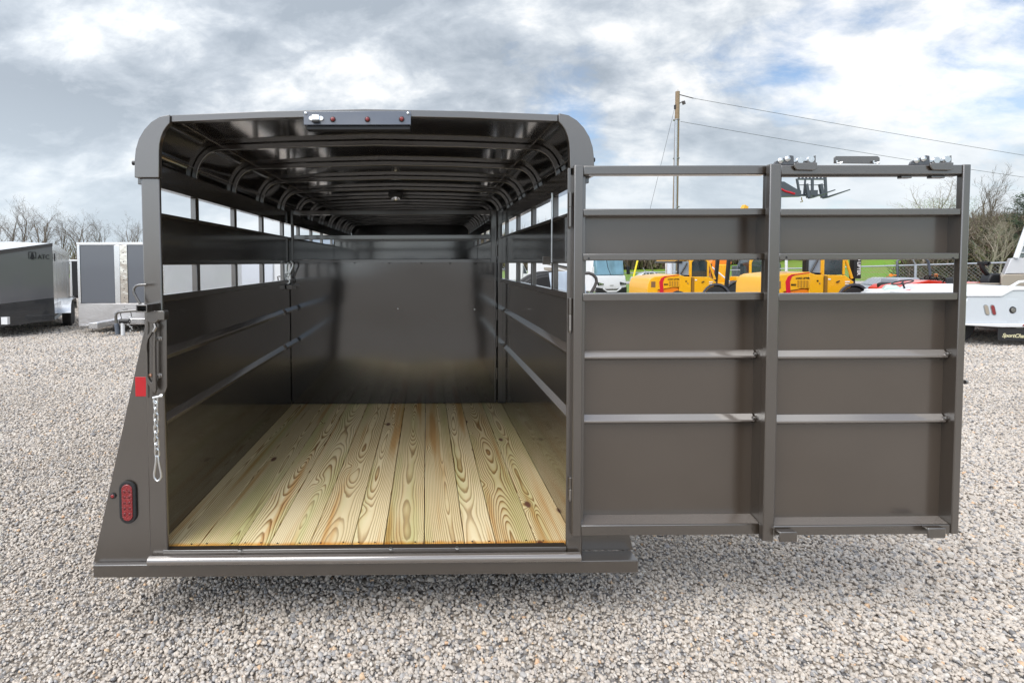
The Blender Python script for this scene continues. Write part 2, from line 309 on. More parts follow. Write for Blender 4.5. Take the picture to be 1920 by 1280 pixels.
# ------------------------------------------------------------------ mesh helpers
def link(o, parent=None):
    sc.collection.objects.link(o)
    if parent is not None: o.parent = parent
    return o
def tag(o, label=None, cat=None, group=None, kind=None):
    if label: o['label'] = label
    if cat: o['category'] = cat
    if group: o['group'] = group
    if kind: o['kind'] = kind
    return o
def empty(name, loc, rz=0., label=None, cat=None, group=None):
    e = bpy.data.objects.new(name, None); link(e); e.location = loc; e.rotation_euler = (0, 0, rz); e.empty_display_size = .2
    return tag(e, label, cat, group)
class MB:
    def __init__(s): s.v = []; s.f = []; s.mi = []; s.cur = 0
    def add(s, vs_, fs):
        o = len(s.v); s.v += [tuple(p) for p in vs_]; s.f += [tuple(i+o for i in f) for f in fs]; s.mi += [s.cur]*len(fs); return s
    def shear(s, k):
        s.v = [(p[0]+p[1]*k, p[1], p[2]) for p in s.v]; return s
    def box(s, x0, x1, y0, y1, z0, z1):
        if x0 > x1: x0, x1 = x1, x0
        if y0 > y1: y0, y1 = y1, y0
        if z0 > z1: z0, z1 = z1, z0
        return s.add([(x0,y0,z0),(x1,y0,z0),(x1,y1,z0),(x0,y1,z0),(x0,y0,z1),(x1,y0,z1),(x1,y1,z1),(x0,y1,z1)],
                     [(0,3,2,1),(4,5,6,7),(0,1,5,4),(1,2,6,5),(2,3,7,6),(3,0,4,7)])
    def prism(s, pts, axis, a, b):
        """closed outline extruded along an axis; pts are the two other coordinates in x,y,z order"""
        def P(p, t): return {'x': (t, p[0], p[1]), 'y': (p[0], t, p[1]), 'z': (p[0], p[1], t)}[axis]
        n = len(pts); area = sum(pts[i][0]*pts[(i+1) % n][1]-pts[(i+1) % n][0]*pts[i][1] for i in range(n))
        if (area < 0) != (axis == 'y'): pts = pts[::-1]
        vs_ = [P(p, a) for p in pts]+[P(p, b) for p in pts]
        if a > b: vs_ = [P(p, b) for p in pts]+[P(p, a) for p in pts]
        fs = [tuple(range(n))[::-1], tuple(range(n, 2*n))]+[(i, (i+1) % n, (i+1) % n+n, i+n) for i in range(n)]
        return s.add(vs_, fs)
    def ring(s, outer, inner, axis, a, b):
        """open strip between two polylines of equal length, extruded (a band)"""
        def P(p, t): return {'x': (t, p[0], p[1]), 'y': (p[0], t, p[1]), 'z': (p[0], p[1], t)}[axis]
        n = len(outer); vs_ = [P(p, a) for p in outer]+[P(p, a) for p in inner]+[P(p, b) for p in outer]+[P(p, b) for p in inner]
        fs = []
        for i in range(n-1):
            fs += [(i, i+1, n+i+1, n+i), (2*n+i, 3*n+i, 3*n+i+1, 2*n+i+1), (i, 2*n+i, 2*n+i+1, i+1), (n+i, n+i+1, 3*n+i+1, 3*n+i)]
        fs += [(0, n, 3*n, 2*n), (n-1, 3*n-1, 4*n-1, 2*n-1)]
        return s.add(vs_, fs)
    def tube(s, pts, r, n=10, closed=False, cap=True):
        pts = [Vector(p) for p in pts]; m = len(pts); rr = r if isinstance(r, (list, tuple)) else [r]*m
        vs_ = []; up = None
        for i, p in enumerate(pts):
            if closed: t = pts[(i+1) % m]-pts[i-1]
            else: t = pts[min(i+1, m-1)]-pts[max(i-1, 0)]
            t.normalize()
            if up is None:
                up = Vector((0, 0, 1)) if abs(t.z) < .9 else Vector((1, 0, 0))
            a = t.cross(up)
            if a.length < 1e-6: a = t.orthogonal()
            a.normalize(); b = a.cross(t).normalized(); up = b
            for k in range(n):
                w = 2*math.pi*k/n+math.pi/n; vs_.append(p+a*math.cos(w)*rr[i]+b*math.sin(w)*rr[i])
        fs = []
        for i in range(m if closed else m-1):
            j = (i+1) % m
            for k in range(n): fs.append((i*n+k, i*n+(k+1) % n, j*n+(k+1) % n, j*n+k))
        if cap and not closed: fs += [tuple(range(n))[::-1], tuple(range((m-1)*n, m*n))]
        return s.add(vs_, fs)
    def lathe(s, prof, c, axis='x', n=24):
        """profile of (radius, offset along axis), turned about the axis through c"""
        vs_ = []
        for (r, h) in prof:
            for k in range(n):
                w = 2*math.pi*k/n; a, b = r*math.cos(w), r*math.sin(w)
                q = {'x': (h, a, b), 'y': (b, h, a), 'z': (a, b, h)}[axis]
                vs_.append((c[0]+q[0], c[1]+q[1], c[2]+q[2]))
        m = len(prof); fs = []
        for i in range(m-1):
            for k in range(n): fs.append((i*n+k, i*n+(k+1) % n, (i+1)*n+(k+1) % n, (i+1)*n+k))
        if prof[0][0] > 1e-5: fs.append(tuple(range(n))[::-1])
        if prof[-1][0] > 1e-5: fs.append(tuple(range((m-1)*n, m*n)))
        return s.add(vs_, fs)
    def build(s, name, m, parent=None, off=(0, 0, 0), bevel=0., smooth=True, label=None, seg=2, kind=None):
        me = bpy.data.meshes.new(name); o_ = Vector(off)
        me.from_pydata([tuple(Vector(p)-o_) for p in s.v], [], s.f)
        ms = m if isinstance(m, (list, tuple)) else [m]
        for q in ms: me.materials.append(q)
        if len(ms) > 1: me.polygons.foreach_set('material_index', s.mi)
        bm = bmesh.new(); bm.from_mesh(me); bmesh.ops.recalc_face_normals(bm, faces=bm.faces); bm.to_mesh(me); bm.free()
        if smooth:
            me.polygons.foreach_set('use_smooth', [True]*len(me.polygons)); me.set_sharp_from_angle(angle=R_(38))
        me.update(); o = bpy.data.objects.new(name, me); link(o, parent)
        if bevel:
            bv = o.modifiers.new('bevel', 'BEVEL'); bv.width = bevel; bv.segments = seg; bv.limit_method = 'ANGLE'; bv.angle_limit = R_(35)
            bv.harden_normals = False
        if label: o['label'] = label
        if kind: o['kind'] = kind
        return o
def copy_tree(o, parent=None):
    c = o.copy(); sc.collection.objects.link(c); c.parent = parent
    for ch in list(o.children): copy_tree(ch, c)
    return c
def arc(c, r0, r1, a0, a1, n):
    return [(c[0]+r0*math.cos(R_(a0+(a1-a0)*i/n)), c[1]+r1*math.sin(R_(a0+(a1-a0)*i/n))) for i in range(n+1)]
def text_mesh(txt, size, extrude, m, name, parent, loc, rot, shear=0., align='LEFT', bold=0.):
    cu = bpy.data.curves.new(name, 'FONT'); cu.body = txt; cu.size = size; cu.extrude = extrude; cu.align_x = align; cu.shear = shear; cu.offset = bold
    tmp = bpy.data.objects.new(name, cu); sc.collection.objects.link(tmp)
    dg = bpy.context.evaluated_depsgraph_get(); me = bpy.data.meshes.new_from_object(tmp.evaluated_get(dg)); bpy.data.objects.remove(tmp); bpy.data.curves.remove(cu)
    me.materials.clear(); me.materials.append(m)
    o = bpy.data.objects.new(name, me); link(o, parent); o.location = loc; o.rotation_euler = rot; return o

# ------------------------------------------------------------------ ground
def sstep(a, b, x):
    t = min(1, max(0, (x-a)/(b-a))); return t*t*(3-2*t)
def gh(x, y):
    """height of the ground: flat yard, a slow fall to the right and back, then a rise to the wood"""
    k = sstep(2.5, 9.5, x)
    fall = -.92*min(1, max(0, (y-13)/25))*k
    rise = sstep(74, 150, y)*(1.6+3.5*sstep(40, 110, x))*k + sstep(80, 260, y)*1.0*(1-k)
    hill = 7*sstep(75, 190, y*.45+x*.75)*sstep(50, 110, x)*k
    return fall+rise+hill
def ground():
    xs = sorted(set([-900, -500, -300, -200, -140]+list(range(-110, -20, 6))+[-20+i*1.25 for i in range(0, 65)]+list(range(62, 200, 6))+[220, 300, 450, 700, 1200]))
    ys = sorted(set([-600, -300, -150, -60, -20, 0, 6, 10, 13]+[13+i*1.5 for i in range(60)]+list(range(105, 260, 6))+[300, 400, 600, 1000, 2000]))
    vs_ = [(x, y, gh(x, y)) for y in ys for x in xs]; n = len(xs)
    fs = [(j*n+i, j*n+i+1, (j+1)*n+i+1, (j+1)*n+i) for j in range(len(ys)-1) for i in range(n-1)]
    mb = MB(); mb.v = vs_; mb.f = fs; mb.mi = [0]*len(fs)
    tag(mb.build('gravel_ground', GRAVEL), kind='structure')
    # concrete road across the grass
    mb = MB(); cols = [i*4-20 for i in range(0, 60)]
    pts = []
    for x in cols:
        yc = 69.5-.10*x
        for k in (-4.5, -1.5, 1.5, 4.5): pts.append((x, yc+k, gh(x, yc+k)+.05))
    f2 = [(i*4+k, (i+1)*4+k, (i+1)*4+k+1, i*4+k+1) for i in range(len(cols)-1) for k in range(3)]
    mb.v = pts; mb.f = f2; mb.mi = [0]*len(f2)
    tag(mb.build('road', mat('pale_concrete', (.40, .37, .36), .9, var=.15, vscale=.6, bump=.3)), kind='structure')
ground()

def gravel_stones():
    rs = np.random.RandomState(11)
    col = bpy.data.collections.new('stone_shapes')
    for k in range(7):
        bm = bmesh.new(); bmesh.ops.create_icosphere(bm, subdivisions=2, radius=.5)
        sx, sy, sz = rs.uniform(.8, 1.15), rs.uniform(.62, .95), rs.uniform(.45, .75); o3 = Vector(rs.uniform(-50, 50, 3))
        for v in bm.verts:
            d = v.co.normalized(); q = 1+.34*(noise.noise(d*1.5+o3))+.12*noise.noise(d*3.4+o3)
            # flatten a few facets so that stones look crushed
            for w in range(5):
                nn = Vector(np.random.RandomState(k*17+w).normal(size=3)).normalized(); h = d.dot(nn)
                if h > .72: q *= .72/h*1.03
            v.co = Vector((d.x*sx, d.y*sy, d.z*sz))*.5*q
        me = bpy.data.meshes.new('stone_shape'); bm.to_mesh(me); bm.free(); me.materials.append(STONE)
        me.polygons.foreach_set('use_smooth', [True]*len(me.polygons)); me.set_sharp_from_angle(angle=R_(42))
        ob = bpy.data.objects.new('stone_shape', me); col.objects.link(ob)
    P = []; S = []
    def band(y0, y1, dens, smin, smax, lay=0.):
        xa, xb = -.92*y1-.6, 1.22*y1+.6
        n = int(dens*(xb-xa)*(y1-y0)); x = rs.uniform(xa, xb, n); y = rs.uniform(y0, y1, n)
        keep = (x > -.92*y-.6) & (x < 1.22*y+.6)
        keep &= ~((x > -1.1) & (x < .5) & (y > 3.6))            # deep shade far under the trailer
        x, y = x[keep], y[keep]; s = smin+(smax-smin)*rs.beta(1.2, 3.6, len(x)); s *= 1+.22*np.sin(x*1.3+1.7*np.sin(y*.9))*np.sin(y*1.1+1.3*np.sin(x*.7))
        z = s*.16+rs.uniform(0, 1, len(x))*lay
        big = rs.rand(len(x)) < .006; s = np.where(big, s*1.7, s)
        P.append(np.stack([x, y, z], 1)); S.append(s)
    band(1.6, 3.4, 6400, .011, .036, .010)
    band(3.4, 5.2, 4600, .012, .038, .010)
    band(5.2, 8.0, 2300, .017, .046, .008)
    band(8.0, 13.0, 800, .028, .065, .006)
    band(13.0, 19.0, 260, .04, .09, .004)
    P = np.concatenate(P); S = np.concatenate(S); n = len(P)
    me = bpy.data.meshes.new('gravel'); me.vertices.add(n); me.vertices.foreach_set('co', P.astype(np.float32).ravel())
    a = me.attributes.new('size', 'FLOAT', 'POINT'); a.data.foreach_set('value', S.astype(np.float32))
    r = me.attributes.new('turn', 'FLOAT_VECTOR', 'POINT')
    rot = np.stack([rs.normal(0, .45, n), rs.normal(0, .45, n), rs.uniform(0, 6.283, n)], 1).astype(np.float32); r.data.foreach_set('vector', rot.ravel())
    ob = bpy.data.objects.new('gravel', me); link(ob)
    ng = bpy.data.node_groups.new('scatter_stones', 'GeometryNodeTree')
    ng.interface.new_socket('Geometry', in_out='INPUT', socket_type='NodeSocketGeometry'); ng.interface.new_socket('Geometry', in_out='OUTPUT', socket_type='NodeSocketGeometry')
    N, L = ng.nodes, ng.links; gi = N.new('NodeGroupInput'); go = N.new('NodeGroupOutput')
    ci = N.new('GeometryNodeCollectionInfo'); ci.inputs[0].default_value = col; ci.inputs['Separate Children'].default_value = True; ci.inputs['Reset Children'].default_value = True
    ip = N.new('GeometryNodeInstanceOnPoints'); ip.inputs['Pick Instance'].default_value = True
    rv = N.new('FunctionNodeRandomValue'); rv.data_type = 'INT'; rv.inputs['Min'].default_value = 0
    for s_ in rv.inputs:
        if s_.name == 'Max' and s_.type == 'INT': s_.default_value = 6
    na = N.new('GeometryNodeInputNamedAttribute'); na.data_type = 'FLOAT'; na.inputs[0].default_value = 'size'
    nr = N.new('GeometryNodeInputNamedAttribute'); nr.data_type = 'FLOAT_VECTOR'; nr.inputs[0].default_value = 'turn'
    L.new(gi.outputs[0], ip.inputs['Points']); L.new(ci.outputs[0], ip.inputs['Instance'])
    io = [o for o in rv.outputs if o.type == 'INT'][0]; L.new(io, ip.inputs['Instance Index'])
    so = [o for o in na.outputs if o.type == 'VALUE' and o.enabled] or [na.outputs[0]]
    L.new(na.outputs['Attribute'], ip.inputs['Scale']); L.new(nr.outputs['Attribute'], ip.inputs['Rotation'])
    L.new(ip.outputs[0], go.inputs[0])
    md = ob.modifiers.new('scatter', 'NODES'); md.node_group = ng
    tag(ob, 'loose grey and tan crushed gravel covering the yard', kind='stuff')
    print('stones', n)
gravel_stones()

# ------------------------------------------------------------------ the livestock trailer
YR = 2.41; XC = -.280
OFF = (XC, YR, 0)
T = empty('livestock_trailer', OFF, 0, 'glossy taupe open livestock trailer with wood plank floor, its rear gates swung open', 'trailer')
LX, RX = -1.255, .695              # inner faces of the side walls
YB = 9.2                            # nose end
def tb(mb, name, m=None, parent=T, bevel=.0025, **k):
    return mb.build(name, m or P_FRAME, parent, OFF, bevel, **k)
def pbox(mb, x0, y0, x1, y1, Y, dep):
    a = at(x0, (y0+y1)/2, Y); b = at(x1, (y0+y1)/2, Y); c = at((x0+x1)/2, y0, Y); d = at((x0+x1)/2, y1, Y)
    mb.box(a.x, b.x, Y, Y+dep, d.z, c.z); return mb

def roof_profile(k=0., n=8):
    L_ = [(-1.032+k, 2.098), (-1.032+k, 2.17)]
    L_ += arc((-.862, 2.17), .170-k, .202-k, 180, 90, n)[1:]
    L_ += [(-.45, 2.388-k), (0, 2.398-k)]
    pts = L_+[(-x, z) for x, z in L_[:-1]][::-1]
    return [(x+RCX, z) for x, z in pts]
RCX = -.271
def trailer_shell():
    mb = MB(); mb.ring(roof_profile(0), roof_profile(.010), 'y', YR+.02, YB); tb(mb, 'roof', P_ROOF, bevel=0)
    # eave rails, posts, floor frame
    for s in (-1, 1):
        xi = LX if s < 0 else RX
        mb = MB(); mb.box(xi, xi+s*.045, YR+.0215, YB, 2.068, 2.097); tb(mb, 'eave_rail', P_BOW)
        mb = MB(); mb.box(xi+s*.001, xi+s*.030, YR+.0215, YB, 2.098, 2.175); tb(mb, 'eave_sheet', P_SHEET)
        pin = XC+s*.912 if s < 0 else .640; pout = XC+s*.995
        mb = MB(); mb.box(pin, pout, YR, YR+.020, .345, 2.094); tb(mb, 'rear_post', bevel=.006)
    # curved corner trims
    outer = [(252, 333), (252, 300), (254, 280), (260, 260), (270, 243), (283, 229), (299, 219), (318, 215)]
    inner = [(298, 333), (298, 305), (298, 285), (299, 270), (302, 257), (306, 247), (311, 239), (318, 231)]
    o3 = [at(x, y, YR-.012) for x, y in outer]; i3 = [at(x, y, YR-.012) for x, y in inner]
    mb = MB(); mb.ring([(p.x, p.z) for p in o3], [(p.x, p.z) for p in i3], 'y', YR-.012, YR+.016); tb(mb, 'corner_trim')
    ro = [(2*RCX-p.x, p.z+.004) for p in o3]; ri = [(2*RCX-p.x, p.z+.004) for p in i3]
    mb = MB(); mb.ring(ro, ri, 'y', YR-.012, YR+.016); tb(mb, 'corner_trim')
    for p in (at(254, 306, YR), at(1110, 300, YR)):
        mb = MB(); mb.lathe([(.0, -.012), (.010, -.012), (.010, .012), (0, .012)], (p.x, YR, p.z), 'x', 10); tb(mb, 'trim_bolt', BLACK, bevel=0)
    # header following the crown of the roof
    top = [(x, z-.002) for x, z in roof_profile(.0) if abs(x-RCX) < .87]
    mb = MB(); mb.ring(top, [(x, z-.030) for x, z in top], 'y', YR, YR+.035); tb(mb, 'rear_header', bevel=.002)
    # roof bows
    for k in range(11):
        y = 2.965+.60*k
        cen = [(x, z) for x, z in roof_profile(.035) if z > 2.15]
        cen = [(XC-.975, 2.155)]+cen[1:-1]+[(XC+.975, 2.155)]
        outer = roof_profile(.0115)[1:-1]; inner = roof_profile(.042)[1:-1]
        mb = MB(); mb.ring(outer, inner, 'y', y, y+.028); tb(mb, 'roof_bow', P_BOW, bevel=.004)
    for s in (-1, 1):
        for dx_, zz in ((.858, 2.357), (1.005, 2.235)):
            mb = MB(); mb.tube([(RCX+s*dx_, YR+.04, zz), (RCX+s*dx_, YB-.02, zz)], .0045, 8); tb(mb, 'roof_strip', P_BEAD, bevel=0)  # slim round strips in the paler bead paint along each roof curve
    # studs between the sheets
    for s in (-1, 1):
        xi = LX if s < 0 else RX
        for k in range(8):
            y = 2.94+.59*k
            if k == 7: y = 7.16
            mb = MB(); mb.box(xi+s*.004, xi+s*.034, y, y+.042, .41, 2.068); tb(mb, 'wall_stud', bevel=.003)
        for z0, z1, nm in ((.350, 1.555, 'lower_wall_sheet'), (1.712, 1.938, 'upper_wall_sheet')):
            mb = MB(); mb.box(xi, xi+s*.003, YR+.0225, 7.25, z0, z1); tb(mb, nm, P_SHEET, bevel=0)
        mb = MB(); mb.box(xi-s*.012, xi+s*.03, YR+.0225, 7.25, 1.530, 1.562); tb(mb, 'wall_rail')
        mb = MB(); mb.box(xi-s*.010, xi+s*.02, YR+.0225, 7.25, 1.934, 1.948); tb(mb, 'wall_rail')
        mb = MB(); mb.box(xi-s*.010, xi+s*.02, YR+.0225, 7.25, 1.704, 1.713); tb(mb, 'wall_rail')
        for zc in (1.280, .967):
            prof = [(xi+s*.001, zc-.030), (xi-s*.004, zc-.024), (xi-s*.024, zc-.004), (xi-s*.024, zc+.002), (xi-s*.004, zc+.026), (xi+s*.001, zc+.030)]
            y1 = 4.62
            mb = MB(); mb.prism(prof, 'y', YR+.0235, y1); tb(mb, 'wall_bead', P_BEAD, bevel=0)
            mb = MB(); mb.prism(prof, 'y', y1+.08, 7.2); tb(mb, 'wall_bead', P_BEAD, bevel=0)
        # interior wheel box and wood kick plank behind the gate hinge line
        y0, y1 = 5.02, 6.9
        prof = [(y0, .402), (y0+.12, .62), (y0+.35, .70), (y1-.35, .70), (y1-.12, .62), (y1, .402)]
        mb = MB(); mb.prism(prof, 'x', xi-s*.001, xi-s*.14); tb(mb, 'wheel_box', P_SHEET, bevel=.01)
        # nose walls without windows
        mb = MB(); mb.box(xi, xi+s*.003, 7.25, YB, .402, 2.07); tb(mb, 'nose_wall_sheet', P_SHEET, bevel=0)
    mb = MB(); mb.box(LX, RX, 7.26, 7.275, .402, 2.005); tb(mb, 'front_partition_sheet', P_DIV)
    mb = MB(); mb.box(LX, RX, 7.235, 7.262, 2.0, 2.03); tb(mb, 'front_partition_rail')
    for x in (-1.05, .33):
        mb = MB(); mb.box(x, x+.16, 7.235, 7.258, 1.742, 1.762); tb(mb, 'front_partition_latch', BLACK)
    mb = MB(); mb.box(LX-.03, RX+.03, YB, YB+.01, .402, 2.38); tb(mb, 'nose_sheet', P_SHEET)
    # floor structure
    mb = MB(); mb.box(LX-.03, RX+.03, YR+.08, YB, .30, .359); tb(mb, 'floor_frame')
    p = at(175, 1083, 2.385); q = at(1197, 1070, 2.385)
    mb = MB(); mb.box(p.x, q.x, 2.385, 2.47, p.z, .345); tb(mb, 'rear_crossmember', bevel=.004)
    mb = MB(); mb.box(-1.214, .640, 2.405, 2.445, .352, .400); tb(mb, 'floor_edge_channel', bevel=.003)
    pts = [(-1.27, 2.388, .362), (.700, 2.388, .362)]
    mb = MB(); mb.tube(pts, .021, 20); tb(mb, 'bumper_pipe', P_BEAD, bevel=.003)
    for x in (-.86, -.17, .135): 
        mb = MB(); mb.lathe([(0, 0), (.009, 0), (.008, .006), (0, .008)], (x, 2.40, .3995), 'z', 12); tb(mb, 'channel_bolt', ZINC, bevel=0)
    # flared rear skirts
    for s in (-1, 1):
        X = lambda x: XC+s*x; YS = YR+(.002 if s < 0 else .062)     # the right one sits back, clear of the folded gate
        mb = MB(); pts = [(X(.993), .346), (X(1.254), .346), (X(.985), 1.462), (X(.975), 1.462)]
        mb.prism(pts, 'y', YS, YS+.006); tb(mb, 'rear_skirt', P_FRAME, bevel=.001)
        mb = MB(); mb.add([(X(1.254), YS+.006, .346), (X(.985), YS+.006, 1.462), (X(.985), 3.9, 1.462), (X(1.254), 3.9, .346),
                           (X(1.250), YS+.006, .346), (X(.981), YS+.006, 1.462), (X(.981), 3.9, 1.462), (X(1.250), 3.9, .346)],
                          [(0,1,2,3),(4,7,6,5),(0,4,5,1),(2,6,7,3),(0,3,7,4),(1,5,6,2)]); tb(mb, 'side_skirt', P_FRAME, bevel=0)
    # running gear
    for s in (-1, 1):
        xo = XC+s*1.13
        prof = [(4.05, .45), (4.15, .72), (4.42, .86), (6.12, .86), (6.40, .72), (6.5, .45)]
        mb = MB(); mb.ring(prof, [(a, b-.006) for a, b in prof], 'x', XC+s*.99, XC+s*1.27); tb(mb, 'fender', bevel=0)
        for y in (4.80, 5.72):
            mb = MB(); mb.lathe([(.19, -.10), (.33, -.105), (.355, -.085), (.362, 0), (.355, .085), (.33, .105), (.19, .10)], (xo, y, .362), 'x', 36); w = tb(mb, 'wheel', RUBBER, bevel=0)
            mb = MB(); mb.lathe([(.0, -.03), (.10, -.03), (.12, .02), (.18, .05), (.195, .09), (.195, -.09), (.18, -.05), (0, -.05)], (xo, y, .362), 'x', 28); tb(mb, 'rim', WHITE, parent=w, bevel=0)
    for y in (4.80, 5.72):
        mb = MB(); mb.tube([(XC-1.08, y, .36), (XC+1.08, y, .36)], .035, 12); tb(mb, 'axle', BLACK, bevel=0)
    mb = MB(); mb.box(XC-.06, XC+.06, YB, YB+1.3, .36, .46); mb.box(XC-.05, XC+.05, YB+.9, YB+1.0, .0, .5); tb(mb, 'tongue', P_FRAME)
trailer_shell()

def plank_floor():
    xs = [LX-.002]+[at(x, 1033, YR+.02).x for x in (368.5, 443, 501.6, 579, 658.6, 719, 795.5, 872, 931, 1008)]+[RX+.002]
    for i in range(len(xs)-1):
        g = .0022; x0, x1 = xs[i]+g, xs[i+1]-g; yc = YR+.034+2.405; dz = rnd.uniform(-.0015, .0015)
        c = (x0+x1)/2; mb = MB(); hw = (x1-x0)/2
        mb.box(-hw, hw, -2.405, 2.405, -.038, 0)
        o = mb.build('floor_plank', WOOD, T, (0, 0, 0), .003)
        o.location = (c-OFF[0], yc-OFF[1], .399+dz)
    mb = MB()
    for i in range(len(xs)-1):
        for fx in (.22, .78):
            x = xs[i]+(xs[i+1]-xs[i])*fx+rnd.uniform(-.01, .01); y = YR+.052+rnd.uniform(-.004, .004)
            mb.lathe([(0, .0), (.0042, .0), (.0042, .0015), (0, .0015)], (x, y, .3995), 'z', 8)
    tb(mb, 'floor_screw', mat('dark_screw_head', (.05, .04, .035), .5, .5), bevel=0, kind='stuff')
plank_floor()

def marker(px, py, Y, r, parent, base=BLACK):
    p = at(px, py, Y); mb = MB()
    mb.lathe([(0, .004), (r*1.45, .004), (r*1.45, -.003), (r*1.1, -.006), (0, -.006)], (p.x, Y, p.z), 'y', 20)
    b = tb(mb, 'lamp_grommet', base, parent=parent, bevel=0)
    return p
def light_bar():
    a = at(569, 209, 2.385); b = at(770.5, 234, 2.385)
    NAVY = mat('light_bar_paint', (.10, .115, .15), .18, coat=1., bump=.05)
    mb = MB(); mb.box(a.x, b.x, 2.385, 2.408, b.z, a.z); bar = tb(mb, 'light_bar', NAVY, bevel=.002)
    mb = MB(); mb.box(a.x+.01, b.x-.004, 2.40, 2.44, b.z-.018, b.z-.001); tb(mb, 'light_bar_flange', BLACK, parent=bar)
    for px in (573.5, 765):
        p = at(px, 212.5, 2.384); mb = MB(); mb.lathe([(0, .0), (.0065, 0), (.0055, -.004), (0, -.006)], (p.x, 2.385, p.z), 'y', 14); tb(mb, 'rivet', ZINC, parent=bar, bevel=0)
    for px, py in ((624, 224), (689, 224), (753, 223.5)):
        p = at(px, py, 2.383); mb = MB()
        mb.lathe([(0, .0), (.0125, 0), (.0125, -.003), (.010, -.004)], (p.x, 2.385, p.z), 'y', 20); tb(mb, 'lamp_grommet', BLACK, parent=bar, bevel=0)
        mb = MB(); mb.lathe([(.0098, -.003), (.009, -.009), (.006, -.013), (0, -.0145)], (p.x, 2.385, p.z), 'y', 20); tb(mb, 'marker_lamp', REDLENS, parent=bar, bevel=0)
    p = at(593, 222.5, 2.383); mb = MB()
    mb.prism(arc((p.x-.021, p.z), .012, .010, 90, 270, 8)+arc((p.x+.021, p.z), .012, .010, -90, 90, 8), 'y', 2.384, 2.378)
    mb.box(p.x-.016, p.x+.016, 2.366, 2.379, p.z-.010, p.z+.013); tb(mb, 'plate_lamp', CHROME, parent=bar, bevel=.002)
    mb = MB(); mb.box(p.x-.016, p.x+.016, 2.364, 2.378, p.z-.020, p.z-.011); tb(mb, 'plate_lamp_hood', BLACK, parent=bar, bevel=.002)
light_bar()

def tail_lights():
    # oval stop lamp, round marker, red reflector on the left skirt
    Y = YR
    p = at(241, 940, Y); r = .0245; h = .060
    def oval(k, n=10): return [(p.x+a, p.z+b) for a, b in arc((0, h), r+k, r+k, 0, 180, n)+arc((0, -h), r+k, r+k, 180, 360, n)]
    mb = MB(); mb.prism(oval(.014), 'y', Y-.010, Y+.002); g = tb(mb, 'stop_lamp_grommet', RUBBER, bevel=.004)
    mb = MB(); mb.prism(oval(0), 'y', Y-.014, Y-.008); tb(mb, 'stop_lamp_lens', REDLENS, parent=g, bevel=.003)
    mb = MB()
    for j in range(5):
        for i in (-1, 1): mb.lathe([(.0065, 0), (.005, -.002), (0, -.003)], (p.x+i*.011, Y-.014, p.z+(j-2)*.026), 'y', 10)
    tb(mb, 'lamp_diode', mat('dark_red_diode', (.12, .0, .004), .1, coat=1.), parent=g, bevel=0, kind='stuff')
    p = at(212, 929, Y); mb = MB(); mb.lathe([(0, 0), (.014, 0), (.013, -.006), (.010, -.008)], (p.x, Y+.002, p.z), 'y', 20); g = tb(mb, 'marker_grommet', RUBBER, bevel=0)
    mb = MB(); mb.lathe([(.0095, -.007), (.006, -.011), (0, -.012)], (p.x, Y+.002, p.z), 'y', 16); tb(mb, 'marker_lamp', REDLENS, parent=g, bevel=0)
    mb = MB(); pbox(mb, 253.5, 706.5, 276.5, 743, Y-.001, .002); tb(mb, 'red_reflector', REDTAPE, bevel=.0009)
tail_lights()

def gate_leaf(name, Y, X, yy, dep, label, left_st, right_st, back):
    """X: pixel columns of the inner edges, yy: pixel rows of the rails, measured at the front face"""
    mb = MB(); pbox(mb, *left_st, Y, dep); fr = tb(mb, name, bevel=.004, label=label)
    mb = MB(); pbox(mb, *right_st, Y, dep); tb(mb, 'gate_stile', parent=fr, bevel=.004)
    x0 = at(left_st[2], 650, Y).x; x1 = at(right_st[0], 650, Y).x
    def z(y): return at((X[0]+X[1])/2, y, Y).z
    tt = yy
    for (a, b) in tt['rails']:
        mb = MB(); mb.box(x0+.0005, x1-.0005, Y+.004, Y+dep+.014, z(b), z(a)); tb(mb, 'gate_rail', parent=fr, bevel=.004)
    yp = Y+dep+back
    for (a, b) in tt['panels']:
        mb = MB(); mb.box(x0-.010, x1+.003, yp-.003, yp, z(b), z(a)); tb(mb, 'gate_sheet', P_DOOR, parent=fr, bevel=0)
        mb = MB(); mb.box(x1+.0004, x1+.004, Y+dep-.004, yp, z(b), z(a)); tb(mb, 'gate_flange', P_FRAME, parent=fr, bevel=0)
    for c in tt['beads']:
        zc = z(c); w = .022
        prof = [(yp-.004, zc-w), (yp-.010, zc-w), (yp-.030, zc-.010), (yp-.030, zc-.002), (yp-.008, zc+w), (yp-.004, zc+w)]
        mb = MB(); mb.prism(prof, 'x', x0+.001, x1-.004); tb(mb, 'gate_bead', P_BEAD, parent=fr, bevel=.001)
        mb = MB(); mb.lathe([(0, -.010), (.009, -.006), (.011, .0), (.009, .006), (0, .010)], (x1-.006, yp-.024, zc+.004), 'x', 12); tb(mb, 'weld_bead', STEEL if False else P_FRAME, parent=fr, bevel=0)
    # inner studs seen in the openings and beside the sheets
    ztop, zbot = z(tt['rails'][0][1]), z(tt['rails'][-1][0])
    mb = MB(); mb.box(x0+.0005, x0+.022, Y+dep-.003, Y+dep+.02, zbot, ztop); tb(mb, 'gate_stud', parent=fr, bevel=.003)
    # bottom weld lip
    mb = MB(); zb = z(tt['rails'][-1][0]); mb.prism([(Y+.012, zb), (yp-.004, zb), (yp-.004, zb+.012)], 'x', x0+.002, x1-.002); tb(mb, 'gate_bottom_lip', P_BEAD, parent=fr, bevel=0)
    return fr, x0, x1
RAILS = dict(rails=[(310, 327), (391, 404), (475, 488), (549.5, 564), (984, 1004)], panels=[(402, 477), (562, 986)], beads=[671, 794])
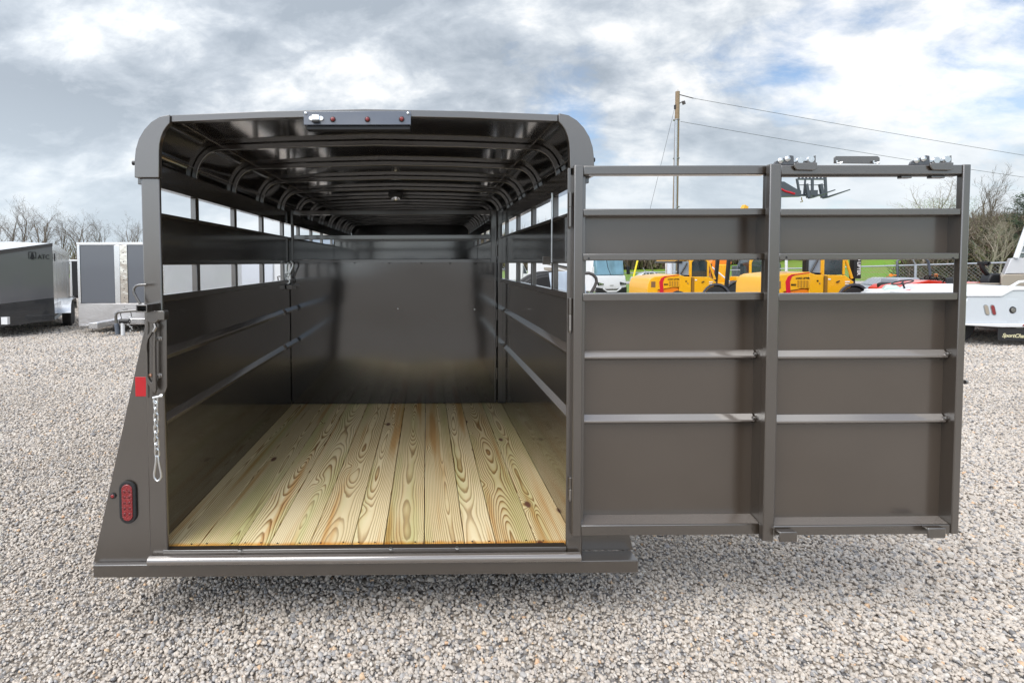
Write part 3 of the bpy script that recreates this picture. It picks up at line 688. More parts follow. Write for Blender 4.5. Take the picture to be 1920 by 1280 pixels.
G1, g1a, g1b = gate_leaf('swing_gate', 2.365, (1092, 1428), RAILS, .040, 'swing gate leaf hinged on the right rear post', (1075, 309, 1092, 1006), (1434, 309, 1441, 1002), .045)
RAILS2 = dict(rails=[(309, 327), (391, 403.5), (474.5, 487), (549.5, 563.5), (985, 1003)], panels=[(402, 476), (562, 987)], beads=[669, 792])
G2, g2a, g2b = gate_leaf('slider_gate', 2.325, (1460, 1793), RAILS2, .032, 'sliding gate leaf with rollers on its top rail', (1437.5, 307, 1458.5, 1014), (1795.5, 308, 1809.5, 1001), .034)
def gate_fittings():
    # roller carriers standing on the slider's top rail
    Y = 2.325
    for cx in (1491, 1746):
        mb = MB()
        a = at(cx-39, 308, Y+.03); b = at(cx-2, 291, Y+.03)
        pts = [at(x, y, Y+.01) for x, y in ((cx-40, 309), (cx-37, 303), (cx-8, 291), (cx-2, 292), (cx-1, 307), (cx-4, 310))]
        mb.prism([(p.x, p.z) for p in pts], 'y', Y+.012, Y+.020)
        pr = tb(mb, 'roller_carrier', mat('carrier_paint', (.07, .075, .085), .3, coat=.5), parent=G2, bevel=.002)
        mb = MB(); pts = [at(x, y, Y+.03) for x, y in ((cx+6, 303), (cx+40, 291), (cx+40, 307), (cx-2, 309), (cx-2, 305))]
        mb.prism([(p.x, p.z) for p in pts], 'y', Y+.034, Y+.042); tb(mb, 'roller_bracket', P_FRAME, parent=G2, bevel=.001)
        for dx_, dy_ in ((-28, 302), (-15, 299)):
            p = at(cx+dx_, dy_-1, Y+.012); mb = MB(); mb.lathe([(0, 0), (.0125, 0), (.0125, -.003), (.007, -.006), (0, -.008)], (p.x, Y+.012, p.z), 'y', 16); tb(mb, 'carrier_bolt', ZINC, parent=G2, bevel=0)
        for dx_, dy_ in ((8, 301), (28, 299)):
            p = at(cx+dx_, dy_, Y+.03); mb = MB(); mb.lathe([(.0, -.006), (.014, -.006), (.010, 0), (.014, .006), (0, .006)], (p.x, Y+.028, p.z), 'y', 18); mb.tube([(p.x-.03, Y+.03, p.z-.006), (p.x, Y+.03, p.z)], .006, 8); tb(mb, 'roller', ZINC, parent=G2, bevel=0)
        mb = MB(); pts = [at(x, y, Y-.002) for x, y in ((cx-4, 306), (cx-3, 314), (cx+1, 319), (cx+36, 320), (cx+40, 316), (cx+40, 305))]
        mb.prism([(p.x, p.z) for p in pts], 'y', Y-.008, Y-.0005); tb(mb, 'roller_lip', P_FRAME, parent=G2, bevel=.003)
    mb = MB(); pts = [at(x, y, Y+.03) for x, y in ((1564, 296), (1567, 293), (1645, 293), (1649, 296), (1649, 307.5), (1564, 306.5))]
    mb.prism([(p.x, p.z) for p in pts], 'y', Y+.028, Y+.034); pl = tb(mb, 'stop_plate', P_FRAME, parent=G2, bevel=.001)
    for x in (1572, 1641):
        p = at(x, 305.5, Y+.02); mb = MB(); mb.tube([(p.x-.006, Y+.02, p.z+.01), (p.x-.006, Y+.02, p.z-.002), (p.x+.010, Y+.01, p.z+.001)], .004, 8); mb.lathe([(0, 0), (.008, 0), (.006, .004), (0, .005)], (p.x+.004, Y+.012, p.z-.005), 'z', 12)
        tb(mb, 'stop_bolt', ZINC, parent=G2, bevel=0)
    # guide channel under the top rail
    mb = MB(); a = at(1460, 327.5, Y+.02); mb.box(g2a+.001, g2b-.001, Y+.014, Y+.05, a.z-.0075, a.z-.001); tb(mb, 'guide_channel', mat('dark_channel', (.03, .025, .022), .4), parent=G2, bevel=.002)
    for x0, x1 in ((1689, 1708), (1745, 1770)):
        mb = MB(); a = at(x0, 334, Y+.02); b = at(x1, 337, Y+.02); zt_ = at(1460, 327.5, Y+.02).z-.0076; mb.box(a.x, b.x, Y+.015, Y+.04, zt_-.010, zt_); tb(mb, 'guide_tab', P_FRAME, parent=G2, bevel=.002)
    # bottom guide tabs
    for x0, x1, y0, y1 in ((1461, 1494, 996, 1015), (1739, 1772, 989, 1008)):
        mb = MB(); a = at(x0, y0, Y-.03); b = at(x1, y1, Y-.03); mb.box(a.x, b.x, Y-.034, Y-.026, b.z, a.z); mb.box(a.x, b.x, Y-.03, Y-.001, a.z-.010, a.z-.002); tb(mb, 'guide_foot', P_FRAME, parent=G2, bevel=.004)
    # side bolt of the latch edge
    p = at(1811, 716, Y+.03); mb = MB(); mb.lathe([(0, 0), (.010, 0), (.009, .010), (0, .012)], (p.x-.006, Y+.03, p.z), 'x', 12); tb(mb, 'latch_pin', STEEL, parent=G2, bevel=0)
    # drain holes drawn as small dark plugs in the rails
    for x, y, g, YY in ((1104, 484.5, G1, 2.369), (1421, 484.8, G1, 2.369), (1474.5, 482.6, G2, 2.329), (1787, 484, G2, 2.329)):
        p = at(x, y, YY); mb = MB(); mb.lathe([(0, 0), (.0045, 0), (.0045, -.0012), (0, -.0012)], (p.x, YY+.0004, p.z), 'y', 12); tb(mb, 'rail_plug', BLACK, parent=g, bevel=0)
    # weld-on hinges down the right post
    for y0, ym, y1 in ((361, 388, 425), (559, 590, 620), (894, 916, 936)):
        p = at(1069.5, y0, 2.39); q = at(1069.5, y1, 2.39); m_ = at(1069.5, ym, 2.39)
        mb = MB(); mb.tube([(p.x, 2.39, p.z), (p.x, 2.39, m_.z+.001)], .0085, 14); h = tb(mb, 'hinge', P_FRAME, bevel=.001)
        mb = MB(); mb.tube([(p.x, 2.39, m_.z-.001), (p.x, 2.39, q.z)], .0078, 14); mb.lathe([(.006, 0), (.004, -.008), (0, -.010)], (p.x, 2.39, q.z), 'z', 12); tb(mb, 'hinge_barrel', STEEL if y0 > 500 else P_FRAME, parent=h, bevel=.001)
    mb = MB(); a = at(1064, 400, 2.40); mb.box(a.x, .668, 2.398, 2.404, .44, 2.13); tb(mb, 'hinge_strip', P_FRAME, bevel=.001)
gate_fittings()

def side_latch():
    Y = 2.345
    def V_(x, y, d=0.): 
        p = at(x, y, Y+d); return (p.x, p.y, p.z)
    def poly(pts, y0, y1, nm, m=P_FRAME, par=None, bevel=.002):
        q = [at(x, y, Y+y0) for x, y in pts]; mb = MB(); mb.prism([(p.x, p.z) for p in q], 'y', Y+y0, Y+y1); return tb(mb, nm, m, parent=par or T, bevel=bevel)
    plate = poly([(291, 588), (294, 584), (309, 583), (312, 587), (313, 725), (309, 736), (300, 740), (293, 737), (289, 728), (290, 610)], .03, .036, 'latch_plate')
    for y in (635, 704):
        p = at(300, y, Y+.03); mb = MB(); mb.lathe([(0, 0), (.012, 0), (.012, -.004), (.008, -.005), (.008, -.014), (0, -.015)], (p.x, Y+.03, p.z), 'y', 6); tb(mb, 'latch_bolt', STEEL, parent=plate, bevel=.001)
    poly([(291, 583), (307, 583), (308, 586), (308, 600), (293, 600)], -.012, .03, 'latch_flange', par=plate)
    # slotted lever: outer loop outline with a slot
    outer = [(289, 610), (282, 622), (275, 632), (269, 646), (268, 655), (274, 660), (274, 712), (283, 728), (291, 737), (293, 730), (292, 700), (291, 650), (292, 628)]
    inner = [(289, 616), (284, 626), (278, 636), (276, 646), (276, 655), (277, 662), (277.5, 705), (281, 713), (285, 717), (287, 712), (287, 700), (287, 650), (288.5, 628)]
    o3 = [at(x, y, Y) for x, y in outer]; i3 = [at(x, y, Y) for x, y in inner]
    mb = MB(); O = [(p.x, p.z) for p in o3+[o3[0]]]; I = [(p.x, p.z) for p in i3+[i3[0]]]; mb.ring(O, I, 'y', Y-.004, Y+.012); tb(mb, 'latch_lever', P_FRAME, parent=plate, bevel=.001)
    mb = MB(); mb.tube([V_(283, 600, .01), V_(290, 606, .01), V_(292, 614, .0), V_(288, 622, .0)], .0075, 10); tb(mb, 'latch_link', STEEL, parent=plate, bevel=0)
    p = at(286, 594, Y); mb = MB(); mb.lathe([(.008, -.014), (.027, -.014), (.029, -.010), (.029, .010), (.027, .014), (.008, .014)], (p.x, Y+.012, p.z), 'y', 24); tb(mb, 'latch_cam', P_FRAME, parent=plate, bevel=.001)
    p = at(280, 704, Y+.01); mb = MB(); mb.lathe([(0, 0), (.009, 0), (.008, -.008), (0, -.010)], (p.x, Y+.02, p.z), 'y', 14); tb(mb, 'latch_rivet', mat('copper_rivet', (.75, .42, .28), .3, 1.), parent=plate, bevel=0)
    mb = MB(); mb.tube([V_(277, 592, .035), V_(277, 745, .035)], .007, 10); tb(mb, 'latch_rod', P_FRAME, parent=plate, bevel=0)
    # square tube stub with its open end to the rear
    a = at(254.5, 571.5, Y-.05); b = at(276, 586, Y-.05); o = [(a.x, a.z), (b.x, a.z), (b.x, b.z), (a.x, b.z), (a.x, a.z)]; t_ = .005
    i_ = [(a.x+t_, a.z-t_), (b.x-t_, a.z-t_), (b.x-t_, b.z+t_), (a.x+t_, b.z+t_), (a.x+t_, a.z-t_)]
    mb = MB(); mb.ring(o, i_, 'y', Y-.05, Y+.06); mb.box(a.x+t_, b.x-t_, Y+.03, Y+.034, b.z+t_, a.z-t_); sq = tb(mb, 'latch_socket', P_FRAME, parent=plate, bevel=.0015)
    mb = MB(); c = at(292, 575, Y+.02); mb.box(b.x+.001, c.x, Y-.02, Y+.03, b.z+.004, a.z-.002); tb(mb, 'latch_arm', P_FRAME, parent=plate, bevel=.006)
    mb = MB(); mb.tube([V_(256, 582, -.02), V_(240, 583, -.02), V_(222, 585, -.02), V_(218, 588, -.02), V_(217, 594, -.02), V_(218.5, 606, -.02)], .0062, 12); tb(mb, 'latch_handle_rod', P_FRAME, parent=plate, bevel=0)
    mb = MB(); mb.tube([V_(218.5, 606, -.02), V_(221, 627, -.02)], .0095, 14); tb(mb, 'latch_handle_grip', mat('grey_rubber_grip', (.09, .105, .13), .5), parent=plate, bevel=.002)
    pts = [(263, 570), (257, 560), (251, 548), (251, 541), (255, 536), (262, 534), (275, 533.5)]
    mb = MB(); mb.tube([V_(x, y, .03) for x, y in pts], .0058, 12); tb(mb, 'latch_hoop', P_FRAME, parent=plate, bevel=0)
side_latch()

def link_mesh(L_, W, r, n=18, m=7):
    """one oval chain link lying in XZ, long axis Z, centred"""
    pts = [(a, 0, b+(L_/2-W/2)) for a, b in arc((0, 0), W/2, W/2, 0, 180, n//2)]+[(a, 0, b-(L_/2-W/2)) for a, b in arc((0, 0), W/2, W/2, 180, 360, n//2)]
    mb = MB(); mb.tube(pts, r, m, closed=True); return mb
def safety_chain():
    top = at(292, 744, 2.32); t = empty('safety_chain', top, 0, 'zinc chain with an oval snap link hanging from the left rear post latch', 'chain')
    mb = link_mesh(.037, .0185, .0034); proto = mb.build('chain_link', ZINC, t)
    zs = 0.; first = True; n = 9
    mb2 = MB(); mb2.tube([(-.012, 0, -.004), (.022, -.002, .004)], .0055, 12); mb2.lathe([(0, -.008), (.008, -.007), (.010, 0), (.008, .007), (0, .008)], (.026, 0, .005), 'x', 12); mb2.tube([(-.008, 0, -.004), (-.010, 0, -.022), (0, 0, -.030), (.008, 0, -.022), (.008, 0, -.004)], .0042, 10)
    mb2.build('clevis_pin', ZINC, t)
    for k in range(n):
        o = proto if k == 0 else proto.copy()
        if k: sc.collection.objects.link(o); o.parent = t
        o.location = (-.001+.001*math.sin(k), 0, -.036-k*.0262); o.rotation_euler = (rnd.uniform(-.1, .1), 0, (R_(78) if k % 2 else R_(-12))+rnd.uniform(-.2, .2))
    # pear-shaped snap link at the bottom
    zb = -.036-n*.0262+.006; pts = [(-.005, 0, zb), (-.006, 0, zb-.02), (-.015, 0, zb-.072), (-.015, 0, zb-.088), (-.009, 0, zb-.101), (0, 0, zb-.106), (.009, 0, zb-.101), (.015, 0, zb-.088), (.015, 0, zb-.072), (.006, 0, zb-.02), (.005, 0, zb), (0, 0, zb+.006)]
    mb = MB(); mb.tube(pts, .0046, 10, closed=True); mb.build('snap_link', ZINC, t)
safety_chain()

def center_gate():
    Y = 4.93
    def z(y, x=740): return at(x, y, Y).z
    xl0, xl1 = -1.243, at(553, 600, Y).x; xr0, xr1 = at(920, 600, Y).x, at(930.5, 600, Y).x
    P_DG = paint_mat('divider_frame_paint', (.055, .052, .050), .2, .05, spec=.9, coat=1., cior=1.6)
    mb = MB(); mb.box(xl0, xl1, Y-.02, Y+.02, .41, z(394)); g = tb(mb, 'center_gate', P_DG, bevel=.004, label='glossy centre divider gate across the middle of the trailer')
    mb = MB(); mb.box(xr0, xr1, Y-.02, Y+.02, .41, z(394)); tb(mb, 'gate_post', P_DG, parent=g, bevel=.004)
    for a, b in ((394.5, 403), (440.5, 449), (486, 493)):
        mb = MB(); mb.box(xl1, xr0, Y-.018, Y+.018, z(b), z(a)); tb(mb, 'gate_rail', P_DG, parent=g, bevel=.004)
    # slightly oil-canned sheet
    nx, nz = 30, 22; x0, x1, z0, z1 = xl1-.03, xr0+.03, .409, z(492); vs_ = []
    for j in range(nz+1):
        for i in range(nx+1):
            u, w = i/nx, j/nz; b = 16*u*(1-u)*w*(1-w)
            vs_.append((x0+(x1-x0)*u, Y-.022+.010*b*(noise.noise(Vector((u*2.1+.3, w*1.6, 2.2)))+.15), z0+(z1-z0)*w))
    mb = MB(); mb.add(vs_, [(j*(nx+1)+i, j*(nx+1)+i+1, (j+1)*(nx+1)+i+1, (j+1)*(nx+1)+i) for j in range(nz) for i in range(nx)])
    tb(mb, 'gate_sheet', P_DIV, parent=g, bevel=0)
    for x, y in ((598, 492.5), (665, 493), (730, 493.3), (790, 493.5), (844, 493.7), (891, 494), (746, 579), (890, 580)):
        p = at(x, y, Y-.03); mb = MB(); mb.lathe([(0, 0), (.007, 0), (.005, -.004), (0, -.005)], (p.x, Y-.022, p.z), 'y', 10); tb(mb, 'sheet_rivet', BLACK if y < 500 else ZINC, parent=g, bevel=0)
    # jamb post on the right wall that the gate hinges on, with its foot
    a = at(932.5, 600, Y).x; b = at(941, 600, Y).x
    mb = MB(); mb.box(a, b, Y-.03, Y+.02, .41, z(396)); mb.box(a, b+.06, Y-.03, Y+.02, .405, .425); tb(mb, 'gate_jamb', P_DG, bevel=.004)
    # gate hinges
    for y in (470, 590, 640, 700):
        p = at(931.5, y, Y-.03); mb = MB(); mb.tube([(p.x, Y-.03, p.z-.05), (p.x, Y-.03, p.z+.05)], .009, 10); tb(mb, 'gate_hinge', parent=g, bevel=0)
    # slam latch on the left wall
    mb = MB(); mb.box(-1.25, -1.20, Y-.17, Y-.02, z(540), z(532)); la = tb(mb, 'gate_latch', P_FRAME, bevel=.003)
    q = [at(522, 527, Y-.1), at(520.5, 518.5, Y-.1), at(523, 518, Y-.1), at(536, 519, Y-.1)]
    mb = MB(); mb.tube([tuple(v) for v in q], .006, 8); tb(mb, 'latch_bar', P_FRAME, parent=la, bevel=0)
    # interior dome lamp
    Yd = 4.72; p = at(742, 372, Yd)
    mb = MB(); mb.box(p.x-.062, p.x+.062, Yd-.05, Yd+.05, p.z+.012, p.z+.05); d = tb(mb, 'dome_lamp', BLACK, bevel=.008)
    mb = MB(); mb.lathe([(.045, .012), (.046, .0), (.034, -.022), (.0, -.030)], (p.x, Yd, p.z), 'z', 24); tb(mb, 'lamp_cover', CHROME, parent=d, bevel=0)
    # hold-back rod and bracket by the right windows
    Yr = 2.80; a = at(1035, 398, Yr); b = at(1035, 492, Yr)
    mb = MB(); mb.tube([(a.x, Yr, a.z+.10), (a.x, Yr, b.z)], .0045, 8); rd = tb(mb, 'hold_back_rod', ZINC, bevel=0)
    a = at(1019, 481, Yr); b = at(1034, 503, Yr); mb = MB(); mb.box(a.x, b.x, Yr+.02, Yr+.026, b.z+.02, a.z); tb(mb, 'rod_bracket', P_FRAME, parent=rd, bevel=.002)
center_gate()

def gate_chain():
    Y = 4.80; p = at(541, 492, Y); t = empty('gate_chain', p, 0, 'short zinc chain and snap hook hung at the left end of the centre divider gate', 'chain')
    def V_(x, y, d=0): q = at(x, y, Y+d); return (q.x-p.x, q.y-p.y, q.z-p.z)
    mb = MB(); mb.tube([V_(x, y) for x, y in ((541, 492), (538, 498), (538, 511), (541, 518), (545, 508), (549, 499), (549, 494), (545, 489.5))], .0085, 8, closed=True); mb.build('snap_hook', ZINC, t)
    for x, y, r in ((538, 516, 0), (536, 521, 1.4), (539, 526, .3), (531, 515, 1.2), (535, 529, .9)):
        mb = link_mesh(.05, .028, .0065, 12, 6); o = mb.build('chain_link', ZINC, t); o.location = V_(x, y, -.01); o.rotation_euler = (0, rnd.uniform(-.6, .6), r)
gate_chain()

# ------------------------------------------------------------------ shared vehicle pieces
def wheel(parent, c, r, w, m_rim=WHITE, lugs=False, n=28, hub=.55):
    mb = MB(); mb.lathe([(r*hub, -w/2), (r*.92, -w/2), (r, -w*.38), (r, w*.38), (r*.92, w/2), (r*hub, w/2)], c, 'y', n)
    if lugs:
        for k in range(22):
            a = 2*math.pi*k/22
            for s in (-1, 1):
                ca, sa = math.cos(a+s*.06), math.sin(a+s*.06); p = Vector((c[0]+ca*r, c[1]+s*w*.25, c[2]+sa*r)); q = Vector((c[0]+ca*r*1.05, c[1]+s*w*.25, c[2]+sa*r*1.05))
                mb.tube([p, q], w*.13, 4)
    t = mb.build('wheel', RUBBER, parent)
    mb = MB(); mb.lathe([(0, -w*.3), (r*.25, -w*.32), (r*.30, -w*.2), (r*.48, -w*.18), (r*(hub+.01), -w*.42), (r*(hub+.01), w*.42), (0, w*.3)], c, 'y', n); mb.build('rim', m_rim, t)
    return t
def ground_at(X, Y): return (X, Y, gh(X, Y))
def place(px, Y):
    p = at(px, 500, Y); return Vector((p.x, Y, gh(p.x, Y)))
def bend(v0, v1, p):      # straight edge helper
    return v0+(v1-v0)*p

# ------------------------------------------------------------------ enclosed trailers on the left
def vnose_trailer():
    """pewter V-nose trailer, its lettered nose panel turned to the camera"""
    e = empty('enclosed_trailer', (-9.2, 13.2, 0), 0, 'pewter grey V-nose enclosed trailer with dark lettering and a black diamond plate skirt', 'trailer', 'enclosed trailers parked in the yard')
    O = Vector((-9.2, 13.2, 0))
    C0 = Vector((-9.20, 13.23, 0)); N1 = Vector((-9.80, 12.32, 0)); N2 = Vector((-11.3, 12.32, 0)); Lf = Vector((-12.1, 13.9, 0)); Rb = Vector((-10.98, 16.5, 0)); Lb = Vector((-13.6, 16.0, 0))
    zt = {'C': 2.20, 'N': 2.00, 'B': 2.02}; zb = .33
    def quad(a, b, za0, zb0, za1, zb1, nm, m, out=.0, th=.02, par=e, bevel=0, lab=None):
        d = (b-a); nn = Vector((d.y, -d.x, 0)).normalized()*out; th_ = Vector((d.y, -d.x, 0)).normalized()*th; mb = MB()
        A, B = a+nn-O, b+nn-O
        v = [(A.x, A.y, za0), (B.x, B.y, zb0), (B.x, B.y, zb1), (A.x, A.y, za1)]; w = [(p[0]-th_.x, p[1]-th_.y, p[2]) for p in v]
        mb.add(v+w, [(0,1,2,3),(7,6,5,4),(0,4,5,1),(1,5,6,2),(2,6,7,3),(3,7,4,0)]); return mb.build(nm, m, par, bevel=bevel, smooth=False, label=lab)
    f = quad(N1, C0, .80, .88, zt['N'], zt['C'], 'nose_panel', GREYP2)
    quad(N2, N1, .80, .80, zt['N'], zt['N'], 'nose_panel', GREYP2)
    quad(N2-Vector((1.3, -1.2, 0)), N2, .80, .80, zt['N'], zt['N'], 'nose_panel', GREYP2)
    DP = mat('black_diamond_plate', (.02, .021, .024), .25, coat=.6, bump=1., bscale=34)
    quad(N1, C0, zb-.06, zb+.0, .805, .885, 'stone_guard', DP, .006, .02); quad(N2, N1, zb-.06, zb-.06, .805, .805, 'stone_guard', DP, .006)
    quad(N1, C0, zt['N']-.06, zt['C']-.05, zt['N']+.035, zt['C']+.03, 'roof_trim', mat('dark_trim', (.06, .055, .055), .3), .012, .03)
    # corrugated polished side wall, one piece per panel
    n = 6
    for i in range(n):
        a = C0+(Rb-C0)*(i/n); b = C0+(Rb-C0)*((i+1)/n-.006); z1a = bend(2.20, 2.02, i/n); z1b = bend(2.20, 2.02, (i+1)/n)
        quad(a, b, .42, .42, z1a-.16, z1b-.16, 'side_panel', ALU, .004*(i % 2), .02)
        quad(a, b, .42, .42, .72, .72, 'side_skirt', DP if i < 2 else GREYP, .008, .004)
    quad(C0, Rb, 2.04, 1.87, 2.23, 2.05, 'roof_rail', ALU, .016, .03)
    mb = MB(); d = (Rb-C0).normalized(); q = C0+d*.12-O
    nn = Vector((d.y, -d.x, 0)); mb.box(-.03, .03, -.012, .012, 1.78, 1.98); ml = mb.build('marker_lamp', BLACK, e, bevel=.008); ml.location = q+nn*.025; ml.rotation_euler = (0, 0, math.atan2(d.y, d.x))
    # roof
    mb = MB(); P = [(N1, 2.03), (C0, 2.22), (Rb, 2.04), (Lb, 2.10), (Lf, 2.28), (N2-Vector((1.3, -1.2, 0)), 2.03), (N2, 2.03)]
    ctr = Vector((-11.3, 14.6, 2.33)); vs_ = [(p.x-O.x, p.y-O.y, z) for p, z in P]+[tuple(ctr-O)]
    mb.add(vs_, [(i, (i+1) % 7, 7) for i in range(7)]); mb.build('roof', WHITE, e, smooth=False)
    mb = MB(); mb.add([(p.x-O.x, p.y-O.y, zb) for p, z in P], [tuple(range(7))]); mb.build('floor_pan', BLACK, e, smooth=False)
    # lettering and emblem on the nose panel
    d = (C0-N1); ang = math.atan2(d.y, d.x); INK = mat('black_vinyl', (.01, .01, .012), .35)
    def on_face(px, py):
        # intersect the viewing line of that spot with the panel
        r = CR @ Vector(((px-809)/1000, -(py-531)/1000, -1)); nn = Vector((d.y, -d.x, 0)).normalized()
        t = (N1-Vector((0, 0, 0))).dot(nn)/r.dot(nn); return Vector((r.x*t, r.y*t, CAM_H+r.z*t))-O+nn*.012
    p = on_face(70.5, 485.5); o = text_mesh('ATC', .150, .004, INK, 'lettering', e, p, (R_(90), 0, ang)); o.scale = (.84, 1, 1)
    p = on_face(53.5, 485.5); em = MB(); s = .17; w = .155
    for a in (((0, 0), (.012, 0), (.012, s), (0, s)), ((w-.012, 0), (w, 0), (w, s), (w-.012, s)), ((.012, s-.012), (w-.012, s-.012), (w-.012, s), (.012, s)),
              ((.025, 0), (w/2-.02, .02), (w/2, s*.85), (w/2-.012, s*.9)), ((w-.025, 0), (w/2+.02, .02), (w/2, s*.85), (w/2+.012, s*.9)), ((w/2-.028, -.012), (w/2+.028, -.012), (w/2+.006, s*.6), (w/2-.006, s*.6))):
        em.prism(list(a), 'y', 0, .004)
    eo = em.build('emblem', INK, e, smooth=False); eo.location = p; eo.rotation_euler = (0, 0, ang)
    # axles
    for t in (.46, .60):
        c = C0+(Rb-C0)*t; w = empty_wheel(e, c-O+Vector((.10, .05, .33)), .33, .2, math.atan2(d2(Rb-C0).y, d2(Rb-C0).x))
    a = C0+(Rb-C0)*.30; b = C0+(Rb-C0)*.78; nn = Vector(((Rb-C0).y, -(Rb-C0).x, 0)).normalized()
    mb = MB(); 
    prof = [(0, .42), (.05, .62), (.2, .74), (.9, .74), (1.05, .62), (1.1, .42)]; L_ = (b-a).length
    mb.ring([(x*L_/1.1, z) for x, z in prof], [(x*L_/1.1, z-.012) for x, z in prof], 'y', -.24, .0)
    fo = mb.build('fender', ALU, e); fo.location = (a-O)+Vector((0, 0, 0)); fo.rotation_euler = (0, 0, math.atan2((b-a).y, (b-a).x)); 
    # tongue, coupler and jack
    mb = MB(); mb.box(-1.35, -1.27, -1.9, -.9, .30, .42); mb.build('tongue', ALU, e)
    mb = MB(); mb.tube([(-.93, -.86, .04), (-.93, -.86, .95)], .035, 12); mb.box(-1.02, -.84, -.95, -.77, .0, .03); mb.tube([(-.93, -.86, .90), (-.80, -.95, .90), (-.80, -.95, 1.0)], .012, 8); mb.build('jack', ZINC, e)
    mb = MB(); mb.box(-.86, -.45, -.88, -.80, .33, .50); mb.build('sticker_plate', WHITE, e)
    mb = MB()
    for k in range(9): mb.tube([(-.90+.03*math.sin(k*.8), -.90, .45-.04*k), (-.87+.03*math.cos(k*1.7), -.91, .43-.04*k)], .012, 6)
    mb.build('safety_chain', ZINC, e)
    return e
def d2(v): return Vector((v.x, v.y, 0)).normalized()
def empty_wheel(e, c, r, w, ang):
    mb = MB(); mb.lathe([(r*.55, -w/2), (r*.92, -w/2), (r, -w*.36), (r, w*.36), (r*.92, w/2), (r*.55, w/2)], (0, 0, 0), 'y', 28); t = mb.build('wheel', RUBBER, e); t.location = c; t.rotation_euler = (0, 0, ang)
    mb = MB(); mb.lathe([(0, -w*.2), (r*.3, -w*.25), (r*.56, -w*.44), (r*.56, w*.44), (0, w*.2)], (0, 0, 0), 'y', 20); mb.build('rim', ALU, t); return t
vnose_trailer()

def panel_trailer():
    Y = 13.2; x0 = at(146.5, 540, Y).x; zt = at(200, 455, Y).z; zm = at(200, 568.5, Y).z; zb = at(200, 610, Y).z
    L0 = Vector((x0, Y, 0)); e = empty('enclosed_trailer', L0, 0, 'charcoal panelled enclosed trailer with polished corner posts and a bright diamond plate front', 'trailer', 'enclosed trailers parked in the yard')
    W = 2.10; mid = at(228, 540, Y).x-x0
    def bx(nm, m, a, b, y0, y1, c, d_, **k):
        mb = MB(); mb.box(a, b, y0, y1, c, d_); return mb.build(nm, m, e, bevel=.006, **k)
    bx('body', WHITE, .012, W-.012, .03, 5.6, zb+.04, zt-.02)
    bx('roof_cap', WHITE, -.01, W+.01, -.01, 5.62, zt-.055, zt+.01)
    xa = at(152, 540, Y).x-x0; xb = at(215.5, 540, Y).x-x0; xc = at(226, 540, Y).x-x0; xd = at(240.5, 540, Y).x-x0
    bx('front_panel', GREYP, xa, xb, .0, .028, zm, zt-.06); bx('front_panel', GREYP, xd, W-.09, .0, .028, zm, zt-.06)
    bx('corner_post', ALU, 0, xa-.004, -.012, .03, zm, zt-.06); bx('corner_post', ALU, W-.085, W, -.012, .03, zm, zt-.06)
    bx('centre_trim', ALU, xb+.003, xc, -.012, .028, zm, zt-.06)
    m2 = mat('rippled_aluminium', (.72, .69, .64), .12, 1., bump=.8, bscale=4, detail=2)
    bx('centre_trim', m2, xc+.004, xd-.003, -.016, .028, zm, zt-.06)
    bx('stone_guard', mat('bright_diamond_plate', (.62, .60, .60), .30, 1., bump=.35, bscale=22, var=.22, vscale=1.6), 0, W, -.02, .03, zb+.02, zm-.004)
    for k in range(7):
        mb = MB(); z = zt-.25-k*.22; mb.lathe([(0, 0), (.014, 0), (.010, -.006), (0, -.008)], ((xc+xd)/2, -.016, z), 'y', 8); mb.build('rivet', BLACK, e)
    bx('sill', ALU, .02, .85, -.05, .03, zb-.02, zb+.03); 
    bx('tongue_beam', ALU, .80, 1.0, -.9, .0, zb+.03, zb+.16); bx('tongue_beam', ALU, 1.0, 2.1, -.06, .0, zb+.05, zb+.17)
    j = Vector((at(229, 600, 12.6).x-x0, 12.62-Y, 0))
    mb = MB(); mb.tube([j+Vector((0, 0, .03)), j+Vector((0, 0, .36))], .045, 12); mb.build('jack', WHITE, e)
    mb = MB(); mb.tube([j+Vector((-.06, 0, .36)), j+Vector((.16, 0, .36))], .06, 10); mb.tube([j+Vector(q) for q in ((-.02, 0, .42), (-.05, 0, .53), (.02, 0, .62), (.12, 0, .64), (.2, 0, .56), (.22, 0, .44))], .010, 6)
    mb.build('coupler', BLACK, e)
    mb = MB()
    for k in range(10): mb.tube([j+Vector((.16+.05*math.sin(k*1.3), -.02, .46-.045*k)), j+Vector((.20+.05*math.cos(k*1.1), -.03, .44-.045*k))], .014, 6)
    mb.build('safety_chain', ZINC, e)
    for y in (2.9, 3.75):
        wheel_x(e, (.13, y, .33), .33, .2); wheel_x(e, (W-.13, y, .33), .33, .2)
def wheel_x(e, c, r, w):
    mb = MB(); mb.lathe([(r*.55, -w/2), (r*.92, -w/2), (r, -w*.36), (r, w*.36), (r*.92, w/2), (r*.55, w/2)], c, 'x', 24); t = mb.build('wheel', RUBBER, e)
    mb = MB(); mb.lathe([(0, -w*.3), (r*.56, -w*.44), (r*.56, w*.44), (0, w*.3)], c, 'x', 18); mb.build('rim', ALU, t)
panel_trailer()

